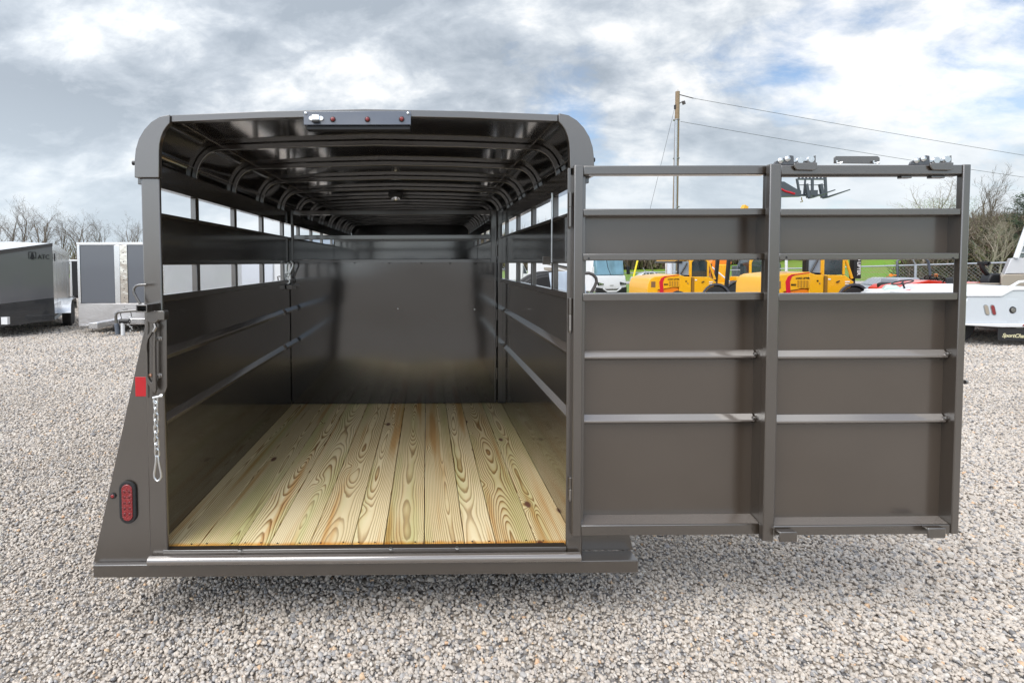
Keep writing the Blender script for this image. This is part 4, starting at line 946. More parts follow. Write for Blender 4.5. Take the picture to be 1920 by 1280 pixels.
def box_body(px0, px1, ytop, Y, depth, rz, label, m, name='enclosed_trailer', cat='trailer', group='enclosed trailers parked in the yard', zb=.4, ribs=0, extras=None):
    p0 = at(px0, 500, Y); p1 = at(px1, 500, Y); zt = at((px0+px1)/2, ytop, Y).z; g = gh(p0.x, Y); W = p1.x-p0.x
    e = empty(name, (p0.x, Y, g), rz, label, cat, group); zt -= g
    mb = MB(); mb.box(0, W, 0, depth, zb, zt); b = mb.build('body', m, e, bevel=.03)
    mb = MB(); mb.box(-.02, W+.02, -.02, depth+.02, zt+.001, zt+.06); mb.build('roof_cap', WHITE, e, bevel=.02)
    for y in (depth*.45, depth*.62):
        for x in (.12, W-.12): wheel_x(e, (x, y, .36), .36, .22)
    for k in range(ribs):
        x = W*(k+.5)/ribs; mb = MB(); mb.box(x-.018, x+.018, -.03, 0, zb, zt-.05); mb.build('rib', m, e, bevel=.006)
    mb = MB(); mb.box(.0, .06, -.012, .0, zb, zt); mb.box(W-.06, W, -.012, 0, zb, zt); mb.build('corner_trim', ALU, e)
    mb = MB(); mb.box(W*.45, W*.55, -1.2, 0, zb, zb+.1); mb.tube([(W/2, -1.15, .0), (W/2, -1.15, zb+.4)], .05, 10); mb.build('tongue', ALU, e)
    return e, W, zt
WHITE2 = mat('cool_white_panel', (.60, .63, .68), .35, var=.04)
def white_units():
    box_body(384, 512, 462, 22.0, 7.0, R_(5), 'long pale grey-white enclosed trailer with a flat blank front behind the left windows', WHITE2)
    e, W, zt = box_body(351, 381, 481, 24.5, 6.0, R_(4), 'corrugated silver box trailer just left of the big pale trailer', mat('silver_corrugated', (.45, .46, .49), .4, .3), ribs=5)
    # motorhomes further back
    def camper(px0, px1, yt, Y, label, var):
        p0 = at(px0, 500, Y); p1 = at(px1, 500, Y); W = p1.x-p0.x; zt = at(px0, yt, Y).z-gh(p0.x, Y); e = empty('camper', (p0.x, Y, gh(p0.x, Y)), 0, label, 'camper', 'white campers in the back row')
        mb = MB(); mb.box(0, W, 0, 6.5, .5, zt); mb.build('body', WHITE, e, bevel=.08)
        mb = MB(); mb.box(.05, W-.05, .3, 5, zt+.002, zt+.16); mb.build('roof_unit', WHITE, e, bevel=.04)
        if var == 0:
            mb = MB(); mb.box(W*.30, W*.80, -.02, 0, 1.0, zt-.6); mb.build('dark_panel', mat('dark_decal', (.05, .055, .09), .3), e)
        if var == 1:
            mb = MB(); mb.box(.12, W-.1, -.03, 0, zt-.95, zt-.5); mb.build('window', GLASS, e)
            mb = MB(); mb.prism([(.15, .95), (W-.15, .95), (W-.5, 1.35), (.5, 1.35)], 'y', -.03, 0); mb.build('slanted_panel', mat('tan_decal', (.30, .25, .20), .5), e)
        if var == 2:
            for z in (1.0, 1.45):
                mb = MB(); mb.box(W*.25, W*.8, -.03, 0, z, z+.32); f = mb.build('decal', mat('mint_decal', (.22, .50, .40), .4), e)
        mb = MB(); mb.box(.0, W, -.25, 0, .45, .72); mb.build('bumper', BLACK if var == 1 else ALU, e, bevel=.02)
        for x in (.15, W-.15): wheel_x(e, (x, 1.1, .38), .38, .24); wheel_x(e, (x, 4.9, .38), .38, .24)
    camper(301.5, 314.5, 486, 34, 'plain white camper seen at the left edge of the first low window', 3)
    camper(315, 324, 492, 40, 'second white camper from the left post, with a blue badge', 1)
    camper(326, 339, 501, 43, 'low white camper with a raised cab over a dark front opening', 1)
    camper(336.5, 347, 497, 42, 'white camper with one tall dark decal panel', 0)
    camper(344, 354, 490, 39, 'white camper with green squares printed on its front', 2)
    # white box trailer behind the dark trailer gap and black one
    e, W, zt = box_body(131, 149, 490, 19.0, 5, R_(14), 'black enclosed trailer in the gap between the two grey trailers', BLACK, zb=.5)
    e, W, zt = box_body(511, 534, 474, 21.0, 6.5, R_(3), 'narrow bright white trailer beside the centre gate chain', WHITE)
white_units()
def far_building():
    p0 = at(548, 500, 62); p1 = at(655, 500, 62); e = empty('building', (p0.x, 62, 0), 0, 'long low grey roofed building seen through the far left upper windows', 'building'); W = p1.x-p0.x
    mb = MB(); mb.box(0, W, 0, 14, 0, 4.0); mb.build('wall', mat('grey_siding', (.30, .33, .36), .6), e)
    mb = MB(); mb.add([(-.5, -.5, 3.9), (W+.5, -.5, 3.9), (W+.5, 7, 5.3), (-.5, 7, 5.3), (W+.5, 14.5, 3.9), (-.5, 14.5, 3.9)], [(0, 1, 2, 3), (3, 2, 4, 5)]); mb.build('roof', mat('blue_grey_roof', (.20, .25, .31), .5), e)
    for k in range(4): mb = MB(); mb.box(.8+k*1.6, 1.7+k*1.6, -.03, 0, 3.0, 3.5); mb.build('window', GLASS, e)
far_building()

# ------------------------------------------------------------------ telehandlers and forklifts
def roof_arc(x0, x1, z0, z1, r, n=5):
    return [(x0, z0)]+[(x0+r-r*math.cos(R_(90*i/n)), z1-r+r*math.sin(R_(90*i/n))) for i in range(n+1)]+[(x1-r+r*math.sin(R_(90*i/n)), z1-r+r*math.cos(R_(90*i/n))) for i in range(n+1)]+[(x1, z0)]
def load_lifter(px, Y, mast_x, tilt, label, mast_txt):
    o = place(px, Y-.95); o.y = Y; e = empty('rough_terrain_forklift', o, R_(1.5), label, 'forklift', 'yellow rough terrain forklifts')
    w = .95
    def pr(pts, y0, y1, nm, m=YEL, par=e, bv=.02, **k): mb = MB(); mb.prism(pts, 'y', y0, y1); return mb.build(nm, m, par, bevel=bv, **k)
    hood = pr([(.0, .55), (.02, 1.1), (.12, 1.33), (.30, 1.42), (1.36, 1.52), (1.36, .98), (1.05, .98), (.95, .95), (.45, .88), (.45, .55)], -w, w, 'hood')
    pr([(.45, .56), (.45, .86), (.95, .93), (1.05, .96), (1.3, .96), (1.55, .50)], -w+.04, w-.04, 'engine_frame', ORG)
    pr([(.56, .62), (.50, 1.2), (.58, 1.36), (.72, 1.44), (.84, 1.42), (.72, 1.36), (.66, 1.2), (.70, .62)], -w-.008, -w+.004, 'stripe', STRIPE, hood, 0)
    pr([(.72, 1.40), (.78, 1.445), (1.34, 1.50), (1.34, 1.475)], -w-.008, -w+.004, 'stripe', STRIPE, hood, 0)
    for k in range(4): pr([(.92+k*.105, 1.02), (.99+k*.105, 1.02), (.99+k*.105, 1.24), (.92+k*.105, 1.24)], -w-.010, -w+.002, 'louver', mat('yellow_louver', (.42, .20, .01), .5), hood, 0)
    text_mesh('LOAD LIFTER', .082, .004, BLACK, 'lettering', hood, (.86, -w-.006, 1.285), (R_(90), 0, R_(0)), bold=.002)
    text_mesh('8000', .09, .004, BLACK, 'lettering', hood, (.70, -w-.006, 1.07), (R_(90), 0, 0), bold=.002)
    mb = MB(); mb.box(.16, .34, -w-.006, -w+.002, .98, 1.22); mb.build('grille', mat('dark_grille', (.20, .10, .04), .6), hood)
    cab = pr([(1.36, .55), (1.36, 1.50), (1.60, 1.42), (2.62, 1.40), (2.95, 1.18), (2.75, .9), (2.45, .5)], -w+.02, w-.02, 'cab_base')
    pr([(2.0, .56), (2.0, 1.37), (1.86, 1.40), (1.86, .60)], -w+.012, -w+.03, 'door_edge', mat('seam_dark', (.25, .12, .01), .6), cab, 0)
    # cab frame with real openings: posts, roof, glass
    pr(roof_arc(1.82, 2.62, 1.42, 2.17, .16)+roof_arc(1.89, 2.55, 1.42, 2.10, .13)[::-1], -w+.03, -w+.10, 'door_frame', YEL, cab, .008)
    pr([(1.20, 2.06), (1.28, 2.20), (2.55, 2.22), (2.62, 2.12)], -w+.06, w-.06, 'cab_roof', YEL, e, .03)
    pr([(1.10, 2.00), (1.22, 2.08), (1.50, 2.08), (1.48, 1.98)], -w+.03, w-.06, 'lamp_visor', BLACK, e, .01)
    for x0_ in (1.30, 1.78): pr([(x0_, 1.48), (x0_+.05, 1.48), (x0_+.05, 2.1), (x0_, 2.1)], -w+.05, -w+.11, 'cab_post', BLACK if x0_ < 1.5 else YEL, cab, .005)
    pr([(1.35, 1.50), (1.78, 1.48), (1.78, 2.05), (1.35, 2.05)], -w+.075, -w+.085, 'window', mat('smoky_glass', (.25, .29, .33), .06, spec=.8), cab, 0)
    pr([(1.89, 1.42), (2.55, 1.42), (2.55, 2.08), (1.89, 2.08)], -w+.06, -w+.07, 'window', GLASS, cab, 0)
    mb = MB(); mb.tube([(1.42, -w+.02, 1.52), (1.68, -w+.02, 1.98)], .03, 8); mb.build('lift_strut', BLACK, cab)
    mb = MB(); mb.tube([(2.62, -w+.06, 2.02), (2.90, -w+.06, 1.30)], .045, 8); mb.tube([(2.62, w-.06, 2.02), (2.90, w-.06, 1.30)], .045, 8); mb.build('guard_bar', YEL, e)
    mb = MB(); mb.tube([(2.30, -w+.0, 1.17), (2.40, -w-.01, 1.22)], .02, 6); mb.build('door_handle', BLACK, cab)
    for x_, z_, w_, h_, m_ in ((2.62, 1.17, .16, .04, WHITE), (2.62, 1.10, .12, .03, WHITE), (1.62, 1.20, .05, .05, BLACK), (1.70, 1.12, .04, .04, STEEL), (2.02, 1.25, .08, .05, WHITE)):
        mb = MB(); mb.box(x_, x_+w_, -w+.004, -w+.022, z_, z_+h_); mb.build('decal', m_, cab)
    for k in range(3):
        mb = MB(); mb.tube([(2.70+k*.05, -.3, 1.35), (2.85+k*.05, -.35, 1.75-.1*k), (3.0+k*.04, -.3, 1.95), (3.15, -.25, 1.3)], .018, 5); mb.build('hose', BLACK, e)
    mb = MB(); mb.tube([(1.86, -w+.0, .62), (1.86, -w+.0, 1.36)], .008, 4); mb.build('door_seam', BLACK, cab)
    mb = MB(); c_ = Vector((2.02, -.45, 1.62)); mb.tube([c_+Vector((.05*math.cos(a), .19*math.sin(a), .17*math.cos(a))) for a in [2*math.pi*k/16 for k in range(16)]], .015, 5, closed=True); mb.build('steering_wheel', BLACK, e)
    mb = MB(); mb.box(2.05, 2.45, -.3, .3, 1.3, 1.9); mb.build('seat', BLACK, e, bevel=.05)
    mb = MB(); mb.box(.6, 2.9, -.5, .5, .45, .75); mb.build('chassis', BLACK, e)
    arch = arc((2.92, .52), .62, .62, 15, 165, 10); pr(arch+[(a*1., b) for a, b in arc((2.92, .52), .54, .54, 165, 15, 10)], -w-.04, -w+.38, 'fender', mat('fender_plastic', (.06, .065, .08), .5) if mast_x > 3.2 else YEL, e, .01)
    for c in ((1.34, -w+.16), (1.34, w-.16)): wheel(e, (c[0], c[1], .42), .42, .32, WHITE, True)
    for c in ((2.92, -w+.16), (2.92, w-.16)): wheel(e, (c[0], c[1], .52), .50, .36, WHITE, True)
    mast = None
    for s in (-1, 1):
        mb = MB(); mb.tube([(mast_x, s*.42, .3), (mast_x+tilt, s*.42, 3.2)], .085, 4); q = mb.build('mast_rail', BLACK, e)
        mast = mast or q
    mb = MB(); mb.box(mast_x-.05, mast_x+.12, -.6, .6, .25, .55); mb.tube([(mast_x+.1, -.35, .3), (mast_x+1.2, -.35, .25)], .05, 6); mb.tube([(mast_x+.1, .35, .3), (mast_x+1.2, .35, .25)], .05, 6); mb.build('fork_carriage', BLACK, e)
    if mast_txt:
        mb = MB(); mb.box(mast_x-.13, mast_x+.14, -.62, -.54, 1.28, 3.0); pl = mb.build('mast_plate', BLACK, e, bevel=.01)
        text_mesh('LOAD LIFTER', .15, .004, WHITE, 'lettering', pl, (mast_x-.0, -.626, 2.28), (R_(90), R_(90), 0), bold=.004)
    return e
load_lifter(1213, 23.0, 3.62, .22, 'yellow rough terrain forklift behind the left gate leaf, nearest the motorhome', False)
_b = load_lifter(1445, 18.0, 3.33, .0, 'yellow rough terrain forklift behind the sliding gate leaf with a lettered black mast', True)
_b.scale = (.94, 1, 1)

def boom_handler(px, Y, m, label, boomA, boomB, br, kind):
    """telescopic handler; boom from point A to point B given in local metres"""
    o = place(px, Y-.95); o.y = Y; e = empty('telehandler', o, 0, label, 'telehandler', 'telescopic boom handlers')
    def bx(nm, m_, *a, par=e, bv=.03, **k): mb = MB(); mb.box(*a); return mb.build(nm, m_, par, bevel=bv, **k)
    bx('chassis', m, 0, 3.6, -.95, .95, .62, 1.15); bx('engine_cover', m, .5, 3.0, -1.0, -.35, 1.05, 1.45)
    c = bx('cab', m, 1.15, 2.25, -.95, -.1, 1.16, 1.50); mb = MB(); mb.prism(roof_arc(1.18, 2.2, 1.5, 2.35, .25), 'y', -.92, -.1); mb.build('cab_glass', GLASS, c, bevel=.01)
    mb = MB(); mb.prism(roof_arc(1.14, 2.24, 1.5, 2.40, .27)+roof_arc(1.24, 2.14, 1.5, 2.30, .22)[::-1], 'y', -.97, -.90); mb.build('door_frame', m, c, bevel=.01)
    for x in (.55, 3.0):
        for y in (-.85, .85): wheel(e, (x, y, .58), .56, .38, WHITE, True)
        mb = MB(); mb.prism(arc((x, .58), .68, .68, 10, 170, 8)+arc((x, .58), .62, .62, 170, 10, 8), 'y', -1.08, -.62); mb.build('fender', mat('fender_plastic', (.06, .065, .08), .5), e, bevel=.005)
    A, B = Vector(boomA), Vector(boomB); D = (B-A)
    mb = MB(); mb.tube([A, A+D*.62], br, 4); bo = mb.build('boom', m, e, bevel=.01)
    mb = MB(); mb.tube([A+D*.5, B], br*.78, 4); mb.build('inner_boom', m, bo, bevel=.01)
    mb = MB(); mb.tube([A+Vector((.5, 0, -.9)), A+D*.3], .07, 10); mb.build('lift_ram', ZINC, bo)
    mb = MB(); mb.box(A.x-.25, A.x+.3, -.3, .3, .9, A.z+.15); mb.build('boom_pivot', m, e, bevel=.05)
    return e, B, D
# yellow one with its boom raised to the right
e, B, D = boom_handler(1362, 27.0, YEL, 'yellow telescopic handler with its boom raised behind the left gate leaf', (.15, .3, 1.9), (1.75, .5, 5.05), .22, 0)
mb = MB(); mb.prism([(-.05, 1.35), (-.45, 2.0), (-.20, 2.45), (.55, 2.6), (.75, 2.1), (.45, 1.75), (.35, 1.2)], 'y', -.15, .5); mb.build('boom_knuckle', ORG, e, bevel=.05)
mb = MB(); mb.tube([(-.55, -.45, 2.0), (.45, -.75, 1.05)], .035, 8); mb.build('lift_ram', WHITE, e)
# grey one carrying a fork frame high up
GREYM = mat('slate_machine_paint', (.05, .06, .075), .3, coat=.5)
o_g = place(1395, 32.05); o_g.y = 33.0; b_g = at(1456, 357, 31.5)-o_g
e, B, D = boom_handler(1395, 33.0, GREYM, 'slate grey telescopic handler holding a pallet fork frame up against the sky', (.2, -.2, 2.0), tuple(b_g), .22, 1)
def fork_frame(e, Y):
    o = e.location
    K = 1.35
    def L_(x, y, d=0): p = at(x, y, Y+d); return Vector((p.x-o.x, p.y-o.y, p.z-o.z))
    mb = MB(); pts = [(1440, 340), (1468, 341), (1490, 354), (1500, 358), (1500, 369), (1462, 370), (1440, 369)]
    mb.prism([(L_(x, y).x, L_(x, y).z) for x, y in pts], 'y', L_(0, 0).y-.12, L_(0, 0).y+.12); b = mb.build('boom_head', GREYM, e, bevel=.01)
    mb = MB(); mb.tube([L_(1464, 354, -.13), L_(1472, 358.5, -.13), L_(1490, 363.5, -.13)], .06, 6); mb.build('stripe', STRIPE, b)
    mb = MB()
    for (a, c, r) in (((1496, 336), (1547, 336), .05), ((1496, 347), (1548, 347), .022), ((1498, 366), (1548, 366), .06), ((1494, 335), (1500, 368), .05), ((1547, 332), (1549, 370), .06),
                      ((1510, 336), (1507, 368), .04), ((1523, 334), (1523, 362), .06), ((1516, 362), (1530, 362), .16)):
        mb.tube([L_(*a), L_(*c)], r*K, 4)
    fr = mb.build('fork_frame', GREYM, e)
    mb = MB()
    for k in range(8): p = L_(1498+k*6.8, 331.5); q = L_(1498+k*6.8, 336); mb.tube([p, q], .06, 4)
    mb.tube([L_(1495, 331), L_(1548, 331)], .02, 4); mb.build('top_rail', GREYM, fr)
    for x0, x1, xt, yt in ((1511, 1516, 1566, 356), (1538, 1543, 1594, 355.5)):
        mb = MB(); mb.tube([L_(x0, 345, -.2), L_(x1, 371, -.2)], .12, 4); mb.tube([L_(x1, 371, -.2), L_(x1+9, 369.5, -.5), L_(xt, yt, -1.6)], [.08, .065, .035], 4); mb.build('fork', GREYM, fr)
    mb = MB(); mb.tube([L_(1503, 370), L_(1503, 374), L_(1505, 378), L_(1501, 379)], .03, 6); mb.build('hook', mat('brass_hook', (.4, .3, .12), .4, .8), fr)
fork_frame(e, 31.5)

# ------------------------------------------------------------------ motorhome, vans, cars
def motorhome():
    Y = 36; o = place(1113, Y); e = empty('motorhome', o, R_(17), 'white motorhome facing the camera with a tall blue windscreen', 'motorhome')
    W = 2.42; g = .0
    mb = MB(); mb.box(0, W, .25, 9.5, .5, 3.35); mb.build('body', WHITE, e, bevel=.12)
    mb = MB(); mb.prism([(.0, .62), (-.30, .72), (-.34, 1.0), (-.22, 1.62), (.26, 1.75), (.26, .62)], 'x', .02, W-.02); f = mb.build('front_mask', WHITE, e, bevel=.06)
    mb = MB(); mb.prism([(-.22, 1.66), (-.02, 3.1), (.24, 3.1), (.24, 1.66)], 'x', .12, W-.12); mb.build('windscreen', BGLASS, e, bevel=.05)
    mb = MB(); mb.tube([(W/2, -.2, 1.68), (W*.42, -.13, 2.2), (W*.38, -.02, 3.05)], .03, 6); mb.build('screen_divider', BLACK, e)
    for s in (0, 1):
        x = .08 if s == 0 else W-.55; mb = MB(); mb.prism([(x, .98), (x+.47, 1.02), (x+.47, 1.10), (x, 1.20)], 'y', -.38, -.30); h = mb.build('headlight_cluster', BLACK, e, bevel=.01)
        for k in (0, 1): mb = MB(); mb.lathe([(0, -.02), (.05, -.02), (.055, 0), (0, 0)], (x+.14+k*.17, -.385, 1.08), 'y', 14); mb.build('headlight', CHROME, h)
    mb = MB(); mb.prism([(.02, .42), (.02, .85), (.5, .78), (.8, .55), (W-.8, .55), (W-.5, .78), (W-.02, .85), (W-.02, .42)], 'y', -.36, -.2); mb.build('lower_grille', BLACK, e, bevel=.01)
    mb = MB(); mb.prism([(.45, .86), (.8, .62), (W-.8, .62), (W-.45, .86), (W-.5, .72), (W-.85, .52), (.85, .52), (.5, .72)], 'y', -.39, -.34); mb.build('bumper_trim', WHITE, e, bevel=.01)
    mb = MB(); mb.box(W/2-.14, W/2+.14, -.345, -.335, .95, .99); mb.build('badge', STEEL, e)
    for s in (-1, 1):
        x = -.22 if s < 0 else W+.22; mb = MB(); mb.box(x-.10, x+.10, -.25, -.12, 1.7, 2.25); mb.tube([(x, -.18, 2.2), (W/2+s*(W/2-.05), .1, 2.75)], .03, 6); mb.build('mirror', WHITE if s < 0 else BLACK, e, bevel=.03)
    mb = MB(); mb.box(-.02, .0, .9, 1.9, 1.7, 2.8); mb.build('side_window', GLASS, e)
    mb = MB(); mb.box(-.02, .0, 2.4, 3.2, .7, 2.8); mb.build('entry_door', mat('cream_panel', (.6, .57, .5), .4), e)
    for y in (1.5, 7.0):
        wheel_x(e, (.2, y, .48), .48, .3); wheel_x(e, (W-.2, y, .48), .48, .3)
motorhome()

def car(px, Y, rz, m, label, L_=4.5, group='cars beyond the fence', H=1.45, pickup=False):
    o = place(px, Y); e = empty('parked_car', o, rz, label, 'car', group); s = L_/4.5; w = .88
    low = [(0, .35), (.02, .72), (.25, .86), (1.0, .93), (3.4, .93), (4.2, .80), (4.48, .62), (4.5, .35), (4.1, .25), (.4, .25)]
    mb = MB(); mb.prism([(x*s, z) for x, z in low], 'y', -w, w); b = mb.build('body', m, e, bevel=.05)
    top = [(.75, .93), (1.35, 1.36), (1.7, 1.44), (2.5, 1.44), (2.85, 1.36), (3.45, .93)] if not pickup else [(1.7, .93), (1.95, 1.6), (2.2, 1.68), (2.9, 1.66), (3.3, .93)]
    mb = MB(); mb.prism([(x*s, z) for x, z in top], 'y', -w+.12, w-.12); c = mb.build('cabin', m, e, bevel=.06)
    t2 = [(x+(.12 if i < 2 else -.12 if i > 3 else 0), z-.07 if 0 < i < 5 else z+.03) for i, (x, z) in enumerate(top)] if not pickup else [(1.9, .96), (2.05, 1.56), (2.85, 1.56), (3.1, .96)]
    mb = MB(); mb.prism([(x*s, z) for x, z in t2], 'y', -w+.105, w-.105); mb.build('side_window', GLASS, c)
    mb = MB(); mb.box(2.08*s, 2.16*s, -w+.10, w-.10, .95, 1.40); mb.build('pillar', m, c)
    mb = MB(); mb.box(.98*s, 1.0*s, -w+.2, w-.2, 1.0, 1.03); mb.box(4.42*s, 4.49*s, -w+.1, -w+.45, .62, .74); mb.box(4.42*s, 4.49*s, w-.45, w-.1, .62, .74); mb.build('headlight', CHROME, b)
    for x in (.85, 3.6):
        for y in (-w+.08, w-.08): wheel(e, (x*s, y, .32), .32, .2, ALU, n=20)
    return e
SILV = mat('silver_car_paint', (.34, .36, .39), .25, .4, coat=.7)
car(1612, 38.0, R_(4), SILV, 'silver saloon car behind the chain link fence, right of the lettered mast', 4.6)
car(1184, 63, R_(-8), mat('white_car_paint', (.7, .7, .72), .25, coat=.7), 'white car parked across the grass just right of the motorhome', 3.9)
car(1197, 66, R_(6), mat('lilac_grey_car_paint', (.38, .36, .45), .25, coat=.7), 'lilac grey car beyond the yellow guy guard', 3.2)
car(1240, 72, R_(4), mat('pale_pickup_paint', (.55, .57, .6), .25, coat=.7), 'pale pickup on the far road by the white fence post', 4.3, pickup=True)

def van(px0, px1, yt, Y, label, box=False, rz=0.):
    p0, p1 = at(px0, 500, Y), at(px1, 500, Y); W = p1.x-p0.x; g = gh(p0.x, Y); zt = at(px0, yt, Y).z-g; e = empty('white_van' if not box else 'box_truck', (p0.x, Y, g), rz, label, 'van' if not box else 'truck')
    cl = W*.36
    if box:
        mb = MB(); mb.box(0, W*.62, -1.1, 1.1, .8, zt+.6); mb.build('box_body', WHITE, e, bevel=.05)
    mb = MB(); mb.prism([(0 if not box else W*.63, .4), (0 if not box else W*.63, zt), (W-cl, zt), (W-cl*.35, zt*.58), (W, zt*.50), (W, .4)], 'y', -1.0, 1.0); c = mb.build('cab', WHITE, e, bevel=.05)
    mb = MB(); mb.prism([(W-cl*.95, zt*.60), (W-cl*.95, zt*.92), (W-cl*.9, zt*.92), (W-cl*.45, zt*.60)], 'y', -1.02, 1.02); mb.build('window', GLASS, c)
    mb = MB(); mb.box(W-.15, W+.05, -.9, .9, .45, .75); mb.build('bumper', BLACK, e)
    for x in (W*.2, W*.8):
        for y in (-.9, .9): wheel(e, (x, y, .38), .38, .24, STEEL, n=18)
van(952, 991, 494, 52, 'white box truck seen small through the right low windows', True)
van(1012, 1050, 498, 44, 'white van half hidden by the black ribbed cover', False, R_(180) if False else 0)

# ------------------------------------------------------------------ covered loads beside the trailer
def ribbed_cover():
    Y = 12.0; p = at(1021, 520, Y); g = gh(p.x, Y); e = empty('ribbed_cover', (p.x, Y, g), 0, 'big black ribbed round cover standing outside the right low window', 'cover')
    R0 = .85; zc = at(1021, 508, Y).z-g-R0
    for k in range(7):
        y = -.36+k*.12; r = R0*(1-.018*abs(k-3)**1.6); mb = MB(); mb.lathe([(r*.5, -.05), (r*.96, -.055), (r, -.02), (r, .02), (r*.96, .055), (r*.5, .05)], (0, y, zc), 'y', 40); mb.build('rib', BLACK if k % 2 else RUBBER, e)
    mb = MB(); mb.box(-.6, .6, -.4, .4, 0, .25); mb.tube([(-.5, 0, .2), (0, 0, zc)], .05, 6); mb.tube([(.5, 0, .2), (0, 0, zc)], .05, 6); mb.build('stand', BLACK, e)
ribbed_cover()
def tarped_load():
    Y = 9.5; a = at(1036, 512, Y); b = at(1075, 512, Y); g = gh(a.x, Y)
    e = empty('covered_trailer', (a.x, Y, g), 0, 'pale blue-grey sheeted load on a flat trailer beyond the right wall', 'trailer'); W = .62
    zt = a.z-g; nx, nz = 26, 10; vs_ = []
    for j in range(nz+1):
        for i in range(nx+1):
            u, w_ = i/nx, j/nz; vs_.append((W*u, .05*noise.noise(Vector((u*7, w_*2.5, 1)))+.03*math.sin(w_*9+u*4)+(.25*(w_**3)), .45+(zt-.45)*w_))
    n0 = len(vs_); vs_ += [(W*i/nx+.5, 1.8, zt) for i in range(nx+1)]
    fs = [(j*(nx+1)+i, j*(nx+1)+i+1, (j+1)*(nx+1)+i+1, (j+1)*(nx+1)+i) for j in range(nz) for i in range(nx)]+[(nz*(nx+1)+i, nz*(nx+1)+i+1, n0+i+1, n0+i) for i in range(nx)]
    mb = MB(); mb.add(vs_, fs); mb.build('tarp', mat('blue_grey_tarp', (.36, .42, .50), .45, bump=.6, bscale=5), e)
    mb = MB(); mb.box(.1, W, .08, 1.6, .36, .44); mb.build('deck', BLACK, e)
    wheel_x(e, (.25, .9, .36), .36, .22); wheel_x(e, (W, .9, .36), .36, .22)
    # white hull with black lines stored on top, behind
    e2 = empty('boat', (at(1035, 500, 13).x, 13, 0), 0, 'white boat with black rub lines raised behind the sheeted load', 'boat')
    x0 = 0; zz = at(1050, 500, 13).z
    for k in range(3):
        mb = MB(); mb.prism([(0, zz+.14-k*.16), (.62, zz-.03-k*.16), (.62, zz-.11-k*.16), (0, zz+.07-k*.16)], 'y', -.02*k, .9); mb.build('hull_strake', WHITE if k != 1 else CREAM, e2)
        mb = MB(); mb.tube([(0, -.03*k-.02, zz+.06-k*.16), (.62, -.03*k-.02, zz-.06-k*.16)], .018, 5); mb.build('rub_line', BLACK, e2)
    mb = MB(); mb.box(.1, .18, .3, .8, 0, zz-.26); mb.box(.45, .53, .3, .8, 0, zz-.3); mb.build('boat_stand', STEEL, e2)
tarped_load()
def exhaust_loop():
    Y = 11.5; pts = [(1096, 512.5), (1104, 512), (1112, 515), (1117.5, 521), (1118.5, 528), (1115, 537), (1110, 546), (1105, 556), (1101, 570)]
    b = at(1100, 560, Y); e = empty('stand_pipe', (b.x, Y, gh(b.x, Y)), 0, 'dark bent steel pipe hooked in front of the motorhome', 'pipe')
    P = [at(x, y, Y) for x, y in pts]; P = [Vector((p.x-b.x, 0, p.z-gh(b.x, Y))) for p in P]; P.append(Vector((P[-1].x-.05, 0, 0)))
    mb = MB(); mb.tube(P, .035, 10); mb.build('pipe', mat('dark_steel_pipe', (.10, .09, .085), .35, .5), e)
exhaust_loop()

